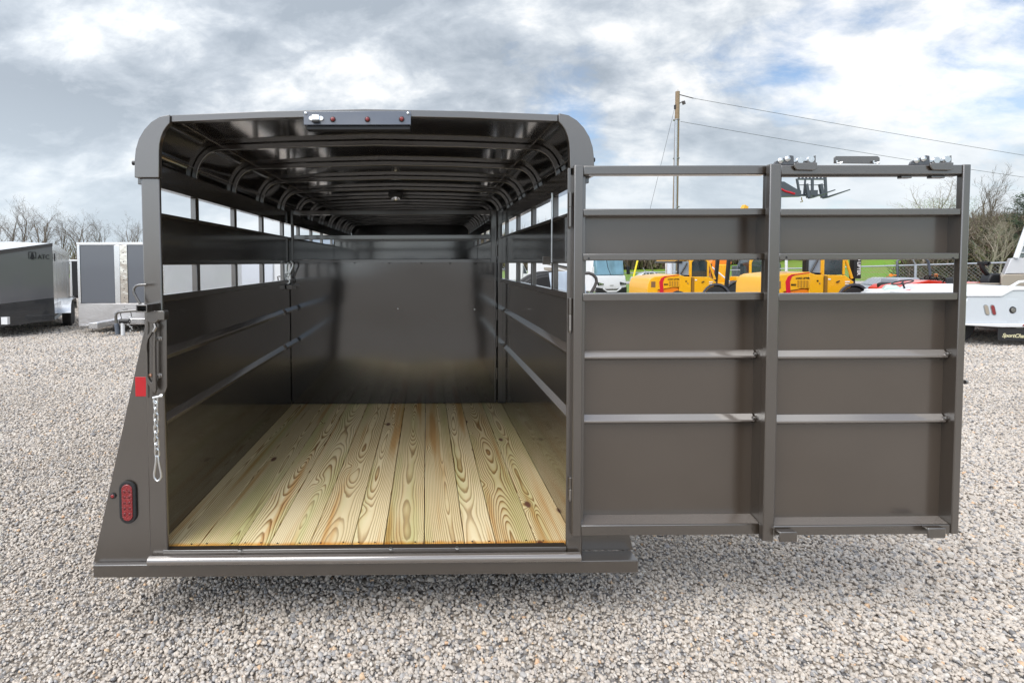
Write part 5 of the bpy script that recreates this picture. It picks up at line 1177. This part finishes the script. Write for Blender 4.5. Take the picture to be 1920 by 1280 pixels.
# ------------------------------------------------------------------ tractors, boat, service truck on the right
def tractor(px, Y, rz, label, rops=True, loader=True):
    o = place(px, Y); e = empty('compact_tractor', o, rz, label, 'tractor', 'red compact tractors')
    def pr(pts, y0, y1, nm, m=REDP, par=e, bv=.02): mb = MB(); mb.prism(pts, 'y', y0, y1); return mb.build(nm, m, par, bevel=bv)
    hood = pr([(1.1, .75), (1.1, 1.22), (1.5, 1.25), (2.3, 1.10), (2.45, 1.0), (2.45, .6)], -.3, .3, 'hood')
    pr([(1.35, 1.02), (2.4, .90), (2.4, .97), (1.35, 1.12)], -.305, -.295, 'hood_decal', WHITE, hood, 0)
    mb = MB(); mb.box(.2, 2.2, -.25, .25, .4, .75); mb.build('chassis', BLACK, e)
    for y in (-.55, .55):
        wheel(e, (.45, y, .55), .55, .3, ORG if False else WHITE, True); wheel(e, (2.05, y, .34), .34, .2, WHITE, True)
        mb = MB(); mb.prism(arc((.45, .55), .66, .66, 20, 150, 8)+arc((.45, .55), .62, .62, 150, 20, 8), 'y', y-.16, y+.16); mb.build('fender', REDP, e)
    mb = MB(); mb.prism([(.28, .85), (.50, .84), (.70, .86), (.62, .92), (.38, .93), (.30, 1.28), (.22, 1.32), (.20, .9)], 'y', -.24, .24); mb.build('seat', mat('black_vinyl_seat', (.02, .022, .026), .45), e, bevel=.05)
    mb = MB(); mb.tube([(1.0, 0, .9), (.92, 0, 1.22)], .03, 8); c = Vector((.90, 0, 1.27))
    ring = [c+Vector((.10*math.cos(a)*.5, .20*math.sin(a), .17*math.cos(a)*.6)) for a in [2*math.pi*k/18 for k in range(18)]]
    mb.tube(ring, .016, 6, closed=True); mb.tube([ring[0], ring[9]], .012, 5); mb.tube([ring[4], ring[13]], .012, 5); mb.build('steering_wheel', BLACK, e)
    if rops:
        for s in (-1, 1):
            mb = MB(); mb.tube([(.06, s*.5, .6), (.06, s*.5, 1.5), (-.05, s*.48, 1.95), (-.05, s*.30, 2.1), (-.05, 0, 2.12)], .042, 6); rp = mb.build('roll_bar', mat('dark_roll_bar', (.05, .06, .08), .4), e)
            mb = MB(); mb.tube([(.06, s*.52, 1.42), (.06, s*.66, 1.42)], .02, 6); mb.lathe([(0, -.03), (.055, -.03), (.06, 0), (.055, .03), (0, .03)], (.02, s*.70, 1.42), 'x', 14); mb.build('amber_lamp', AMBER, rp)
    for s in (-1, 1) if loader else ():
        mb = MB(); mb.prism([(.95, 1.02), (1.05, 1.24), (1.5, 1.22), (2.1, .98), (2.55, .45), (2.45, .38), (2.0, .84), (1.45, 1.08), (1.1, 1.10)], 'y', s*.42-.04, s*.42+.04); la = mb.build('loader_arm', REDP, e, bevel=.01)
    if loader: mb = MB(); mb.prism([(2.5, .15), (2.5, .55), (2.65, .6), (3.0, .12), (2.95, .08)], 'y', -.65, .65); mb.build('bucket', BLACK, e)
    return e
tractor(1712, 20.0, R_(-108), 'red compact tractor with a dark roll bar between two amber lamps, behind the loader arm', loader=False)
tractor(1806, 16.0, R_(173), 'red and white compact tractor with raised loader arms, nearest the sliding gate', rops=False)
tractor(1812, 14.6, R_(186), 'red compact tractor whose steering wheel shows beside the black operator seat', False, False)

def mower():
    Y = 12.5; p = at(1660, 545, Y); g = gh(p.x, Y); e = empty('white_utility_vehicle', (at(1578, 550, Y).x, Y, g), 0, 'low white buggy with a magenta flash below the silver car', 'buggy'); h = at(1620, 545, Y).z-g
    mb = MB(); mb.prism([(0, h-.3), (.55, h-.02), (1.15, h+.05), (1.55, h+.06), (1.75, h-.02), (1.8, h-.5), (0, h-.5)], 'y', -.5, .5); mb.shear(.8); b = mb.build('hood', WHITE, e, bevel=.04)
    mb = MB(); mb.prism([(.85, h+.02), (1.2, h+.055), (1.15, h+.035), (.85, h-.01)], 'y', -.51, -.49); mb.build('decal', STRIPE, b)
    mb = MB(); mb.prism([(.95, h+.03), (1.05, h+.13), (1.3, h+.13), (1.42, h+.05)], 'y', -.3, .3); mb.shear(.8); mb.build('dash', mat('mint_plastic', (.5, .62, .56), .4), e, bevel=.03)
    c = Vector((1.35, -.1, h+.20)); ring = [c+Vector((.20*math.cos(a), .18*math.sin(a), .05*math.cos(a))) for a in [2*math.pi*k/18 for k in range(18)]]
    mb = MB(); mb.tube(ring, .016, 6, closed=True); mb.tube([ring[2], ring[11]], .012, 5); mb.tube([c, c+Vector((.1, 0, -.25))], .02, 6); mb.build('steering_wheel', BLACK, e)
    mb = MB(); mb.box(.05, 1.75, -.4, .4, .3, h-.5); mb.build('frame', BLACK, e)
    for x in (.3, 1.5):
        for y in (-.45, .45): wheel(e, (x, y, .3), .3, .22, STEEL, True, n=20)
    # pale oak pallet crate and loader behind it
    q = at(1667, 535, 15.0); g2 = gh(q.x, 15.0); e3 = empty('grey_loader', (q.x, 15.0, g2), 0, 'grey loader seat unit standing left of the red loader arm', 'loader'); hh = q.z-g2
    mb = MB(); mb.box(.0, .62, -.3, .3, .4, hh+.22); mb.build('body', mat('pale_grey_plastic', (.30, .33, .37), .4), e3, bevel=.05)
    mb = MB(); mb.prism([(-.05, hh-.25), (-.12, hh+.05), (.1, hh+.12), (.25, hh-.25)], 'y', -.32, .32); mb.build('seat', BLACK, e3, bevel=.05)
    mb = MB(); mb.box(0, .6, -.3, .3, 0, .38); mb.build('base', BLACK, e3)
mower()

def beige_boat():
    Y = 12.2; o = at(1700, 552, Y); g = gh(o.x, Y); e = empty('cream_boat', (o.x, Y, g), 0, 'cream fibreglass boat with a raked white windscreen frame at the right edge', 'boat')
    def L_(x, y, d=0): p = at(x, y, Y+d); return (p.x-o.x, p.z-g)
    def pr(pts, y0, y1, nm, m=CREAM, bv=.02, par=e): mb = MB(); mb.prism([L_(*p) for p in pts], 'y', y0, y1); mb.shear(1.06); return mb.build(nm, m, par, bevel=bv)
    hull = pr([(1702, 562), (1722, 544), (1740, 541), (1880, 538), (1990, 535), (1990, 600), (1730, 600)], 0, .8, 'hull', CREAM)
    pr([(1725, 543), (1745, 538), (1877, 534), (1877, 537.5), (1745, 541.5)], -.03, .1, 'rub_rail', CREAM)
    pr([(1790, 530.5), (1877, 531), (1877, 534), (1790, 534)], .02, .08, 'deck_rail', CREAM)
    pr([(1845, 534.5), (1876, 534), (1876, 535.5), (1845, 536)], -.04, .06, 'cleat_slot', BLACK, 0)
    cab = pr([(1877, 517), (1883, 514.5), (1990, 512), (1990, 547), (1877, 547)], -.04, 2.1, 'cabin_side')
    pr([(1882, 516), (1896, 484), (1990, 482), (1990, 512), (1886, 513.5)], -.01, 2.0, 'cabin_top', mat('pale_grey_gelcoat', (.60, .60, .62), .3))
    pr([(1903, 482), (1932, 405), (1990, 405), (1990, 482)], .04, .06, 'windscreen', mat('clear_screen', (.20, .23, .24), .05, spec=.8, var=.5, vscale=2), 0)
    for a, b in (((1902, 484), (1930, 406)),):
        A = L_(*a); B = L_(*b); mb = MB(); mb.tube([(A[0], -.03, A[1]), (B[0], -.03, B[1])], .05, 6); mb.build('screen_post', WHITE, e)
    for yy in (459, 472):
        pr([(1912 if yy < 465 else 1907, yy), (1990, yy+4), (1990, yy+6), (1911 if yy < 465 else 1906, yy+2)], -.01, .03, 'screen_bar', WHITE, 0)
    for x in (1.2, 3.0):
        mb = MB(); mb.box(x-.08, x+.08, .3, 1.9, 0, .75); mb.build('cradle', STEEL, e)
    # joystick console and seat of the machine behind the deck
    Y2 = 13.4; q = at(1860, 530, Y2); e2 = empty('operator_seat', (q.x, Y2, gh(q.x, Y2)), 0, 'black operator seat with a joystick arm above the cream boat deck', 'seat'); g2 = gh(q.x, Y2)
    def M_(x, y): p = at(x, y, Y2); return (p.x-q.x, p.z-g2)
    mb = MB(); mb.prism([M_(*p) for p in ((1845, 534), (1845, 524), (1849, 515), (1854, 512.5), (1869, 512.5), (1875, 516), (1877, 524), (1876, 534))], 'y', -.12, .12); mb.build('backrest', mat('black_vinyl_seat', (.02, .022, .026), .45), e2, bevel=.04, seg=3)
    mb = MB(); A, B, C, D_ = M_(1854, 517), M_(1846, 509), M_(1841, 500), M_(1841, 494); mb.tube([(A[0], 0, A[1]), (B[0], 0, B[1]), (C[0], 0, C[1]), (D_[0], 0, D_[1])], .05, 8); mb.build('arm', BLACK, e2)
    c = M_(1845, 494); mb = MB(); mb.box(c[0]-.10, c[0]+.06, -.08, .08, c[1]-.03, c[1]+.05); mb.lathe([(0, -.08), (.05, -.08), (.055, 0), (.05, .08), (0, .08)], (c[0]+.05, 0, c[1]), 'y', 14); mb.build('joystick', BLACK, e2, bevel=.01)
    mb = MB(); mb.box(-.25, .25, -.25, .25, 0, M_(1860, 536)[1]); mb.build('pedestal', BLACK, e2)
beige_boat()

def service_truck():
    Y = 10.4; o = at(1810, 600, Y); e = empty('service_truck', (o.x, Y, 0), 0, 'white hauler truck body with slanted tail lamps and a lettered black mud flap', 'truck')
    def L_(x, y, d=0): p = at(x, y, Y+d); return (p.x-o.x, p.z)
    def pr(pts, y0, y1, nm, m=WHITE, bv=.012, par=e): mb = MB(); mb.prism([L_(*p) for p in pts], 'y', y0, y1); return mb.build(nm, m, par, bevel=bv)
    WT = mat('truck_white_paint', (.58, .62, .66), .22, coat=.6)
    b = pr([(1800, 606), (1806, 578), (1815, 556), (1876, 556), (1898, 544), (2010, 543), (2010, 606)], 0, 2.3, 'body', WT)
    pr([(1800, 556), (1801, 552), (1875, 552), (1897, 541), (2010, 540), (2010, 543.5), (1898, 544.5), (1877, 556)], -.02, 2.32, 'body_cap', WHITE)
    pr([(1800, 606), (2010, 606), (2010, 613), (1875, 613), (1800, 609)], -.05, 2.3, 'sill', WHITE)
    pr([(1888, 561), (1909, 561), (1909, 602), (1888, 602)], -.006, .002, 'locker_door', WT, .002)
    A = L_(1898, 581); mb = MB(); mb.lathe([(0, -.014), (.05, -.014), (.066, -.008), (.070, .0), (0, 0)], (A[0], -.006, A[1]), 'y', 24); la = mb.build('fuel_ring', BLACK, e)
    mb = MB(); mb.lathe([(0, -.004), (.042, -.003), (.045, 0), (0, 0)], (A[0], -.022, A[1]), 'y', 20); mb.build('fuel_cap', STEEL, la)
    for cx, m in ((1849.5, CREAM), (1862, REDLENS)):
        def ov(k):
            c = L_(cx, 581); pts = [(a, b_+.07) for a, b_ in arc((0, 0), .035+k, .035+k, 0, 180, 8)]+[(a, b_-.07) for a, b_ in arc((0, 0), .035+k, .035+k, 180, 360, 8)]
            t = R_(-14); return [(c[0]+a*math.cos(t)+b_*math.sin(-t)*-1*-1*(1), c[1]+b_*math.cos(t)) for a, b_ in [(a_, b2) for a_, b2 in pts]]
        def ov2(k):
            c = L_(cx, 581); out = []
            for a, b_ in [(a, b_+.06) for a, b_ in arc((0, 0), .034+k, .034+k, 0, 180, 8)]+[(a, b_-.06) for a, b_ in arc((0, 0), .034+k, .034+k, 180, 360, 8)]:
                out.append((c[0]+a-b_*.26, c[1]+b_))
            return out
        mb = MB(); mb.prism(ov2(.014), 'y', -.006, .004); f = mb.build('lamp_bezel', mat('grey_bezel', (.25, .27, .28), .3), e, bevel=.002)
        mb = MB(); mb.prism(ov2(0), 'y', -.012, -.004); mb.build('tail_lamp', m, f, bevel=.003)
    c = L_(1916, 609); mb = MB(); mb.prism([(c[0]-.05, c[1]-.02), (c[0]+.3, c[1]-.02), (c[0]+.3, c[1]+.02), (c[0]-.03, c[1]+.02)], 'y', -.06, -.05); mb.build('side_marker', REDLENS, e, bevel=.004)
    fl = pr([(1869, 615), (2010, 617), (2010, 642), (1869, 637)], -.02, -.008, 'mud_flap', RUBBER, .002)
    p = L_(1876, 631.2); t = text_mesh('SportChassis', .105, .002, mat('pale_gold_print', (.75, .70, .45), .4), 'lettering', fl, (p[0], -.024, p[1]), (R_(90), R_(2.5), 0), shear=.35, bold=.0015); t.scale = (1.05, 1, 1)
    mb = MB(); mb.box(.0, 4.2, .3, 2.0, .45, .60); mb.build('chassis_rail', BLACK, e)
    for x in (.18, 3.4): wheel_x2(e, (x, 1.0, .42), .42)
    A = L_(1902, 540); mb = MB(); mb.tube([(A[0], .1, A[1]), (A[0]+.2, .1, A[1]+.12), (A[0]+.5, .1, A[1]+.14)], .025, 8); mb.build('grab_rail', WHITE, e)
def wheel_x2(e, c, r):
    for y in (-.5, .5): wheel(e, (c[0], c[1]+y, c[2]), r, .3, STEEL)
service_truck()

# ------------------------------------------------------------------ fence, posts, poles
def chain_fence():
    A = Vector((7.0, 59.6, 0)); Bp = Vector((15.2, 33.0, 0)); Cp = Vector((21.7, 11.8, 0)); e = empty('chain_link_fence', (Bp.x, Bp.y, gh(Bp.x, Bp.y)), 0, 'galvanised chain link fence with a pale top rail between the yard and the grass', 'fence'); O = e.location
    L_ = (Cp-A).length; d = (Cp-A).normalized(); H = 1.82
    def pt(s, z): p = A+d*s; return Vector((p.x-O.x, p.y-O.y, gh(p.x, p.y)+z-O.z))
    mb = MB(); mb.tube([pt(L_*i/24, H) for i in range(25)], .030, 8); mb.build('top_rail', GALV, e)
    s = 1.2
    while s < L_:
        mb = MB(); mb.tube([pt(s, 0), pt(s, H)], .042, 8); po = mb.build('post', GALV, e)
        q = pt(s, H); n_ = Vector((d.y, -d.x, 0)); mb = MB(); mb.tube([q, q+n_*.25+Vector((0, 0, .30))], .022, 6); mb.build('barb_arm', GALV, po); s += 3.05
    mb = MB(); step = .13; k = 0
    while k*step < L_+H:
        a0 = k*step; s0, z0 = a0, .03; s1, z1 = a0-H, H
        if s1 < 0: z1 = a0; s1 = 0
        if s0 > L_: z0 = .03+(a0-L_); s0 = L_
        if z0 < H:
            mb.tube([pt(s0, z0), pt(s1, min(z1, H))], .0032, 3, cap=False); mb.tube([pt(L_-s0, z0), pt(L_-s1, min(z1, H))], .0032, 3, cap=False)
        k += 1
    mb.build('chain_link', mat('fence_wire', (.30, .31, .31), .5, .6), e, kind='stuff', smooth=False)
chain_fence()
def utility_pole():
    Y = 34.0; b = at(1263, 560, Y); tp = at(1270.5, 172, Y); g = gh(b.x, Y); e = empty('utility_pole', (b.x, Y, g), 0, 'wooden utility pole with a grey conduit rising behind the gate', 'pole')
    def L_(x, y, d=0): p = at(x, y, Y+d); return Vector((p.x-b.x, d, p.z-g))
    top = L_(1270.5, 172); mb = MB(); mb.tube([Vector((0, 0, 0)), Vector((top.x*.5, 0, top.z*.5)), top], [.19, .16, .13], 14); mb.build('shaft', POLEW, e)
    c = L_(1269.3, 226, -.16); mb = MB(); mb.tube([Vector((-.06, -.20, 0)), Vector((c.x-.05, -.17, c.z))], .085, 10); mb.build('conduit', GALV, e)
    for y in (225, 297, 388): p = L_(1268, y); mb = MB(); mb.lathe([(.2, -.03), (.2, .03)], (p.x, 0, p.z), 'z', 14); mb.build('band', STEEL, e)
    mb = MB(); mb.tube([L_(1275, 178), L_(1300, 184.5)], .03, 6); mb.tube([L_(1281, 190), L_(1283, 196)], .10, 8); mb.tube([L_(1274, 194), L_(1281, 190)], .03, 6); mb.build('insulator', mat('dark_insulator', (.07, .06, .06), .4), e)
    mb = MB(); mb.tube([L_(1270.5, 172), L_(1271, 168)], .02, 5); mb.build('lightning_rod', STEEL, e)
    mb = MB(); mb.lathe([(0, -.12), (.08, -.12), (.08, .12), (0, .12)], tuple(L_(1266, 201)), 'z', 8); mb.build('guy_clamp', BLACK, e)
    def wire(P0, P1, sag, nm, lab):
        w = empty(nm, P0, 0, lab, 'wire', 'overhead lines'); mb = MB(); pts = []
        for i in range(41):
            t = i/40; p = P0+(P1-P0)*t; p.z -= sag*4*t*(1-t); pts.append(p-P0)
        mb.tube(pts, .013, 5); mb.build('strand', mat('wire_black', (.06, .06, .065), .5), w)
    wire(at(1300, 184.5, Y), at(2240, 342, 40), .12, 'power_line', 'upper overhead wire running from the pole top to the right')
    wire(at(1276, 228, Y), at(2240, 375, 40), .25, 'phone_line', 'lower overhead wire running from the conduit top to the right')
    gy = empty('guy_wire', at(1265, 203, Y), 0, 'thin guy wire slanting down left of the utility pole to a yellow guard', 'wire')
    p0 = gy.location.copy(); foot = Vector((at(1177, 552, 33).x, 33, 0)); foot.z = gh(foot.x, 33); mb = MB(); mb.tube([Vector((0, 0, 0)), foot-p0], .011, 5); mb.build('strand', mat('wire_black', (.06, .06, .065), .5), gy)
    d = (p0-foot).normalized(); mb = MB(); mb.tube([foot-p0, foot-p0+d*3.4], .055, 8); mb.build('guard', mat('yellow_guard', (.80, .65, .02), .4), gy)
utility_pole()
def posts():
    for px, yb, yt, Y, r, nm, m, lab, cat in ((1249, 560, 492, 24.4, .035, 'exhaust_stack', WHITE, 'white upright exhaust pipe left of the first forklift cab', 'pipe'),
        (1474.5, 560, 470, 21, .05, 'sign_post', WHITE, 'thick white post behind the second forklift bonnet', 'post'), (1256, 560, 470, 31, .16, 'silo_post', WHITE2, 'pale column beyond the first forklift', 'post'),
        (1664, 548, 518, 17.2, .03, 'sawn_stake', mat('orange_wood', (.45, .20, .08), .7), 'short orange-brown wooden stake by the silver car', 'stake'),
        (1185.5, 556, 520, 30, .02, 'marker_stake', GALV, 'thin grey marker stake beside the yellow guy guard', 'stake'), (1193, 556, 531, 30, .02, 'rusty_rod', mat('rusty_iron', (.25, .12, .07), .8), 'leaning rusty rod on the grass right of the yellow guard', 'rod')):
        b = at(px, yb, Y); t = at(px+(2 if nm == 'rusty_rod' else 0), yt, Y); g = gh(b.x, Y); e = empty(nm, (b.x, Y, g), 0, lab, cat)
        mb = MB(); mb.tube([(0, 0, 0), (t.x-b.x, 0, t.z-g)], r, 10); mb.build('shaft', m, e)
        if nm == 'exhaust_stack': mb = MB(); mb.tube([(t.x-b.x, 0, t.z-g-.02), (t.x-b.x-.06, 0, t.z-g+.1)], r*1.05, 10); mb.build('cap', mat('burnt_cap', (.45, .25, .12), .5), e)
posts()

# ------------------------------------------------------------------ trees and woods
def tree_mesh(seed, h, spread, levels=5, kink=.25, n0=5, upright=.5):
    r_ = random.Random(seed); trunk, crown = MB(), MB()
    def grow(p, d, L_, r, lev):
        segs = 4 if lev == 0 else 3; pts = [p]; rad = [r]; q = p.copy(); dd = d.copy()
        for i in range(segs):
            dd = (dd+Vector((r_.gauss(0, kink), r_.gauss(0, kink), r_.gauss(0, kink*.6)+upright*.12))*.45).normalized(); q = q+dd*(L_/segs); pts.append(q.copy()); rad.append(r*(1-.75*(i+1)/segs) if lev else r*(1-.6*(i+1)/segs))
        (trunk if lev == 0 else crown).tube(pts, rad, 6 if lev == 0 else 3, cap=False)
        if lev >= levels: return
        nb = [9, 5, 4, 4, 3][lev]
        for k in range(nb):
            t = (.30+.68*(k+r_.random())/nb) if lev == 0 else (.25+.75*(k+r_.random())/nb)
            i = min(segs-1, int(t*segs)); f = t*segs-i; b = pts[i]+(pts[i+1]-pts[i])*f; rb = rad[i]+(rad[i+1]-rad[i])*f
            ax = (pts[i+1]-pts[i]).normalized(); perp = ax.orthogonal(); perp.rotate(Matrix.Rotation(r_.uniform(0, 6.283), 3, ax)); sp = r_.uniform(.5, .9)*spread
            nd = (ax*(1-sp*.45)+perp*sp+Vector((0, 0, upright*.35))).normalized()
            grow(b, nd, L_*r_.uniform(.38, .58)*(1.15-.5*t if lev == 0 else 1), max(rb*.62, .008*h/9), lev+1)
    grow(Vector((0, 0, 0)), Vector((0, 0, 1)), h, h*.017, 0)
    return trunk, crown
VAR = []
for k, (h, sp, up) in enumerate(((9, .75, .6), (9, .9, .5), (9, .6, .9), (9, 1.0, .4))):
    t, c = tree_mesh(40+k, h, sp, 4, .32, upright=up)
    VAR.append((t, c))
tree_cache = {}
def bare_tree(k, loc, h, rz, label, group, bark=0):
    key = (k, bark); e = empty('bare_tree', loc, rz, label, 'tree', group); s = h/9.6
    if key not in tree_cache:
        t, c = VAR[k]; a = t.build('trunk', (BARK, BARKL)[bark], e, smooth=False); b = c.build('crown', (BARK, BARKL)[bark], e, smooth=False); tree_cache[key] = (a.data, b.data)
    else:
        for nm, me in zip(('trunk', 'crown'), tree_cache[key]): link(bpy.data.objects.new(nm, me), e)
    e.scale = (s, s, s); return e
def left_trees():
    spots = [(2, 404, 62), (20, 398, 68), (37, 396, 64), (58, 397, 60), (83, 402, 66), (93, 409, 70), (113, 418, 72), (134, 409, 63), (155, 421, 74), (163, 416, 66), (180, 424, 72), (203, 428, 70), (219, 440, 76), (246, 419, 64), (262, 430, 70), (-22, 400, 66), (-60, 405, 64), (283, 436, 75)]
    names = ['thin bare tree rising above the V-nose roof', 'forked bare tree over the lettered trailer', 'tall bare tree, first of the pair above the letters', 'widest bare tree above the lettered trailer roof', 'slim bare tree above the corner of the lettered trailer', 'short bare tree beside the trailer corner', 'small bare tree over the corrugated side', 'tall bare tree over the gap between the grey trailers', 'bare tree just left of the charcoal trailer roof edge', 'upright bare tree over the left end of the charcoal trailer', 'bare tree over the left dark panel', 'small bare tree above the polished centre trim', 'lowest bare tree above the charcoal trailer', 'lone round crowned bare tree beside the trailer post', 'bare tree half hidden by the left rear post', 'bare tree at the left picture edge', 'bare tree just outside the left edge', 'bare tree behind the left rear post']
    for i, (px, yt, Y) in enumerate(spots):
        if px > 280: continue
        p = at(px, yt, Y); bare_tree(i % 4, (p.x, Y, 0), p.z*.93, rnd.uniform(0, 6), names[i], 'bare trees behind the left trailers', 0)
left_trees()
def twig_mass(name, label, spots, n, m, kind='stuff', size=(.5, 1.6), flat=.3, wid=.02):
    """thicket: many thin upright blades through a volume; spots = (x, y, rx, ry, z0, h)"""
    rs = np.random.RandomState(5+len(name)); tot = sum(s[2]*s[3]*s[5] for s in spots); V = []; F = []; MI = []
    for (x, y, rx, ry, z0, h) in spots:
        k = int(n*rx*ry*h/tot); c = np.stack([x+rx*rs.uniform(-1, 1, k), y+ry*rs.uniform(-1, 1, k)], 1); zz = rs.rand(k)**1.1
        for i in range(k):
            edge = 1-.35*abs((c[i, 0]-x)/rx); z = z0+gh(c[i, 0], c[i, 1])+h*zz[i]*edge*(.75+.35*noise.noise(Vector((c[i, 0]*.3, c[i, 1]*.3, 0)))); L_ = rs.uniform(*size); a = rs.uniform(0, 6.283); ti = rs.normal(0, flat); b = rs.normal(0, flat)
            w = wid*rs.uniform(.6, 1.6); o = len(V); p = (c[i, 0], c[i, 1], z)
            V += [(p[0]-w*math.cos(a), p[1]-w*math.sin(a), z), (p[0]+w*math.cos(a), p[1]+w*math.sin(a), z), (p[0]+ti*L_, p[1]+b*L_, z+L_)]; F.append((o, o+1, o+2)); MI.append(rs.randint(len(m)))
    me = bpy.data.meshes.new(name); me.from_pydata(V, [], F)
    for q in m: me.materials.append(q)
    me.polygons.foreach_set('material_index', MI); o = bpy.data.objects.new(name, me); link(o); tag(o, label, kind=kind); return o
BR1 = mat('twig_brown', (.12, .085, .06), .9, var=.4, vscale=.3); BR2 = mat('twig_grey', (.22, .175, .135), .9, var=.35, vscale=.3); BR3 = mat('twig_olive', (.12, .12, .045), .9, var=.4, vscale=.3)
def woods():
    # brown wood behind the far road, dense at its foot
    spots = []
    for i in range(26): 
        x = 5+i*5.2; spots.append((x, 118+rnd.uniform(-3, 3), 3.6, 4, 0, (9 if x < 55 else 4.5 if x < 95 else 3)+rnd.uniform(-1.5, 1.5)))
    twig_mass('far_wood', 'brown leafless wood along the far side of the grass', spots, 42000, [BR1, BR2, BR1, BR3], size=(1.5, 4.5), flat=.22, wid=.10)
    spots = [(-100+i*8, 92+rnd.uniform(-4, 4), 5.5, 4, 0, 5.0+rnd.uniform(-1, 1.2)) for i in range(14)]
    twig_mass('left_thicket', 'low brown thicket at the foot of the left trees', spots, 12000, [BR1, BR2, BR3], size=(.8, 2.5), flat=.25, wid=.07)
    # thick scrub bank to the right
    spots = []
    for (px, yt, Y) in ((1815, 408, 44), (1835, 412, 46), (1856, 416, 45), (1876, 408, 44), (1896, 395, 43), (1915, 385, 43), (1940, 380, 44), (1970, 385, 46), (1830, 425, 40), (1865, 430, 40), (1905, 420, 39), (1800, 455, 50), (1780, 465, 56), (1750, 462, 62), (1720, 468, 68)):
        p = at(px, yt, Y); g = gh(p.x, Y); spots.append((p.x, Y, 1.6, 2.2, 0, max(1, (p.z-g)*1.02)))
    twig_mass('scrub_bank', 'tangled grey-brown scrub bank with bits of new green', spots, 52000, [BR1, BR2, NEEDLE, BR1, BR3, BR1], size=(.2, .9), flat=.9, wid=.045)
    names = ['leafless tree above the right gate stile', 'wide forked leafless tree right of the gate', 'leaning leafless tree over the scrub bank', 'slender leafless tree in the middle of the bank', 'pale trunked tree low in the scrub', 'second pale trunk in the scrub', 'third pale trunk, nearest the boat screen']
    for i, (px, yt, Y, h) in enumerate(((1822, 372, 42, 1), (1846, 368, 43, 1), (1868, 382, 42, 1), (1884, 392, 44, 1), (1856, 430, 37, 1), (1874, 440, 37, 1), (1886, 430, 38, 1))):
        p = at(px, yt, Y); g = gh(p.x, Y); bare_tree((i+1) % 4, (p.x, Y, g), (p.z-g), rnd.uniform(0, 6), names[i], 'trees on the scrub bank', 1 if i > 3 else 0)
    # row of trees standing out of the far wood
    lab = ['bare wood tree right of the motorhome roof', 'bare wood tree above the first forklift', 'bare wood tree between the two forklift cabs', 'bare wood tree behind the raised boom', 'bare wood tree behind the silver car', 'bare wood tree left of the roll bars']
    for i, px in enumerate((1225, 1290, 1400, 1440, 1640, 1700)):
        p = at(px, 440, 108); g = gh(p.x, 108); bare_tree(i % 4, (p.x, 108, g), p.z-g, i*1.3, lab[i], 'trees of the far wood', i % 2)
    # leafing treetops seen through the top opening of the sliding leaf
    for i, (px, yt) in enumerate(((1728, 377), (1752, 375), (1782, 371))):
        Y = 58; p = at(px, yt, Y); g = gh(p.x, Y); e = empty('leafing_tree', (p.x, Y, g), i*2., ('leafing tree at the left of the three green tops over the slider rail', 'middle green treetop over the slider rail', 'green treetop nearest the right gate stile')[i], 'tree', 'leafing trees over the gate'); h = p.z-g
        s = h/9.6
        if i == 0: t_, c_ = tree_mesh(77, 9, .8, 3, .3, upright=.7); t_ = t_.build('trunk', BARKL, e, smooth=False); c_ = c_.build('crown', BARKL, e, smooth=False); lt = (t_.data, c_.data)
        else:
            for nm, me in zip(('trunk', 'crown'), lt): link(bpy.data.objects.new(nm, me), e)
        e.scale = (s, s, s); rs = np.random.RandomState(i); V = []; F = []
        for q in range(2600):
            th = rs.uniform(0, 6.283); ph = rs.uniform(-.6, 1); rr = 2.6*rs.rand()**.4; c = Vector((rr*math.cos(th)*(1-.3*ph), rr*math.sin(th), 6.6+3.1*ph)); o_ = len(V); w = rs.uniform(.03, .08); d = Vector(rs.normal(size=3)).normalized()*w; d2_ = d.orthogonal().normalized()*w
            V += [tuple(c), tuple(c+d), tuple(c+d2_)]; F.append((o_, o_+1, o_+2))
        mb = MB(); mb.v = V; mb.f = F; mb.mi = [0]*len(F); mb.build('foliage', mat('young_leaf', (.22, .30, .12), .6), e, smooth=False)
    # pine at the right edge
    Y = 40; p = at(1925, 366, Y); g = gh(p.x, Y); e = empty('pine_tree', (p.x, Y, g), 0, 'dark green pine rising at the right picture edge', 'tree'); h = p.z-g
    mb = MB(); mb.tube([(0, 0, 0), (.1, 0, h*.5), (0, 0, h)], [.2, .13, .03], 8); mb.build('trunk', BARK, e)
    rs = np.random.RandomState(3); V = []; F = []; br = MB()
    for k in range(46):
        z = h*(.35+.65*(k/46)); R0 = (1-(k/46))*2.6+.4; a = k*2.4; tip = Vector((R0*math.cos(a), R0*math.sin(a), z+.25)); br.tube([(0, 0, z), tuple(tip)], .02, 3)
        for q in range(150):
            t = rs.uniform(.25, 1.05); c = Vector((0, 0, z))*(1-t)+tip*t+Vector(rs.normal(0, .13, 3)); o_ = len(V); d = Vector(rs.normal(size=3)).normalized()*.12; d2_ = d.orthogonal().normalized()*.03
            V += [tuple(c-d2_), tuple(c+d2_), tuple(c+d)]; F.append((o_, o_+1, o_+2))
    br.build('branch', BARK, e, smooth=False); mb = MB(); mb.v = V; mb.f = F; mb.mi = [0]*len(F); mb.build('needles', NEEDLE, e, smooth=False)
woods()
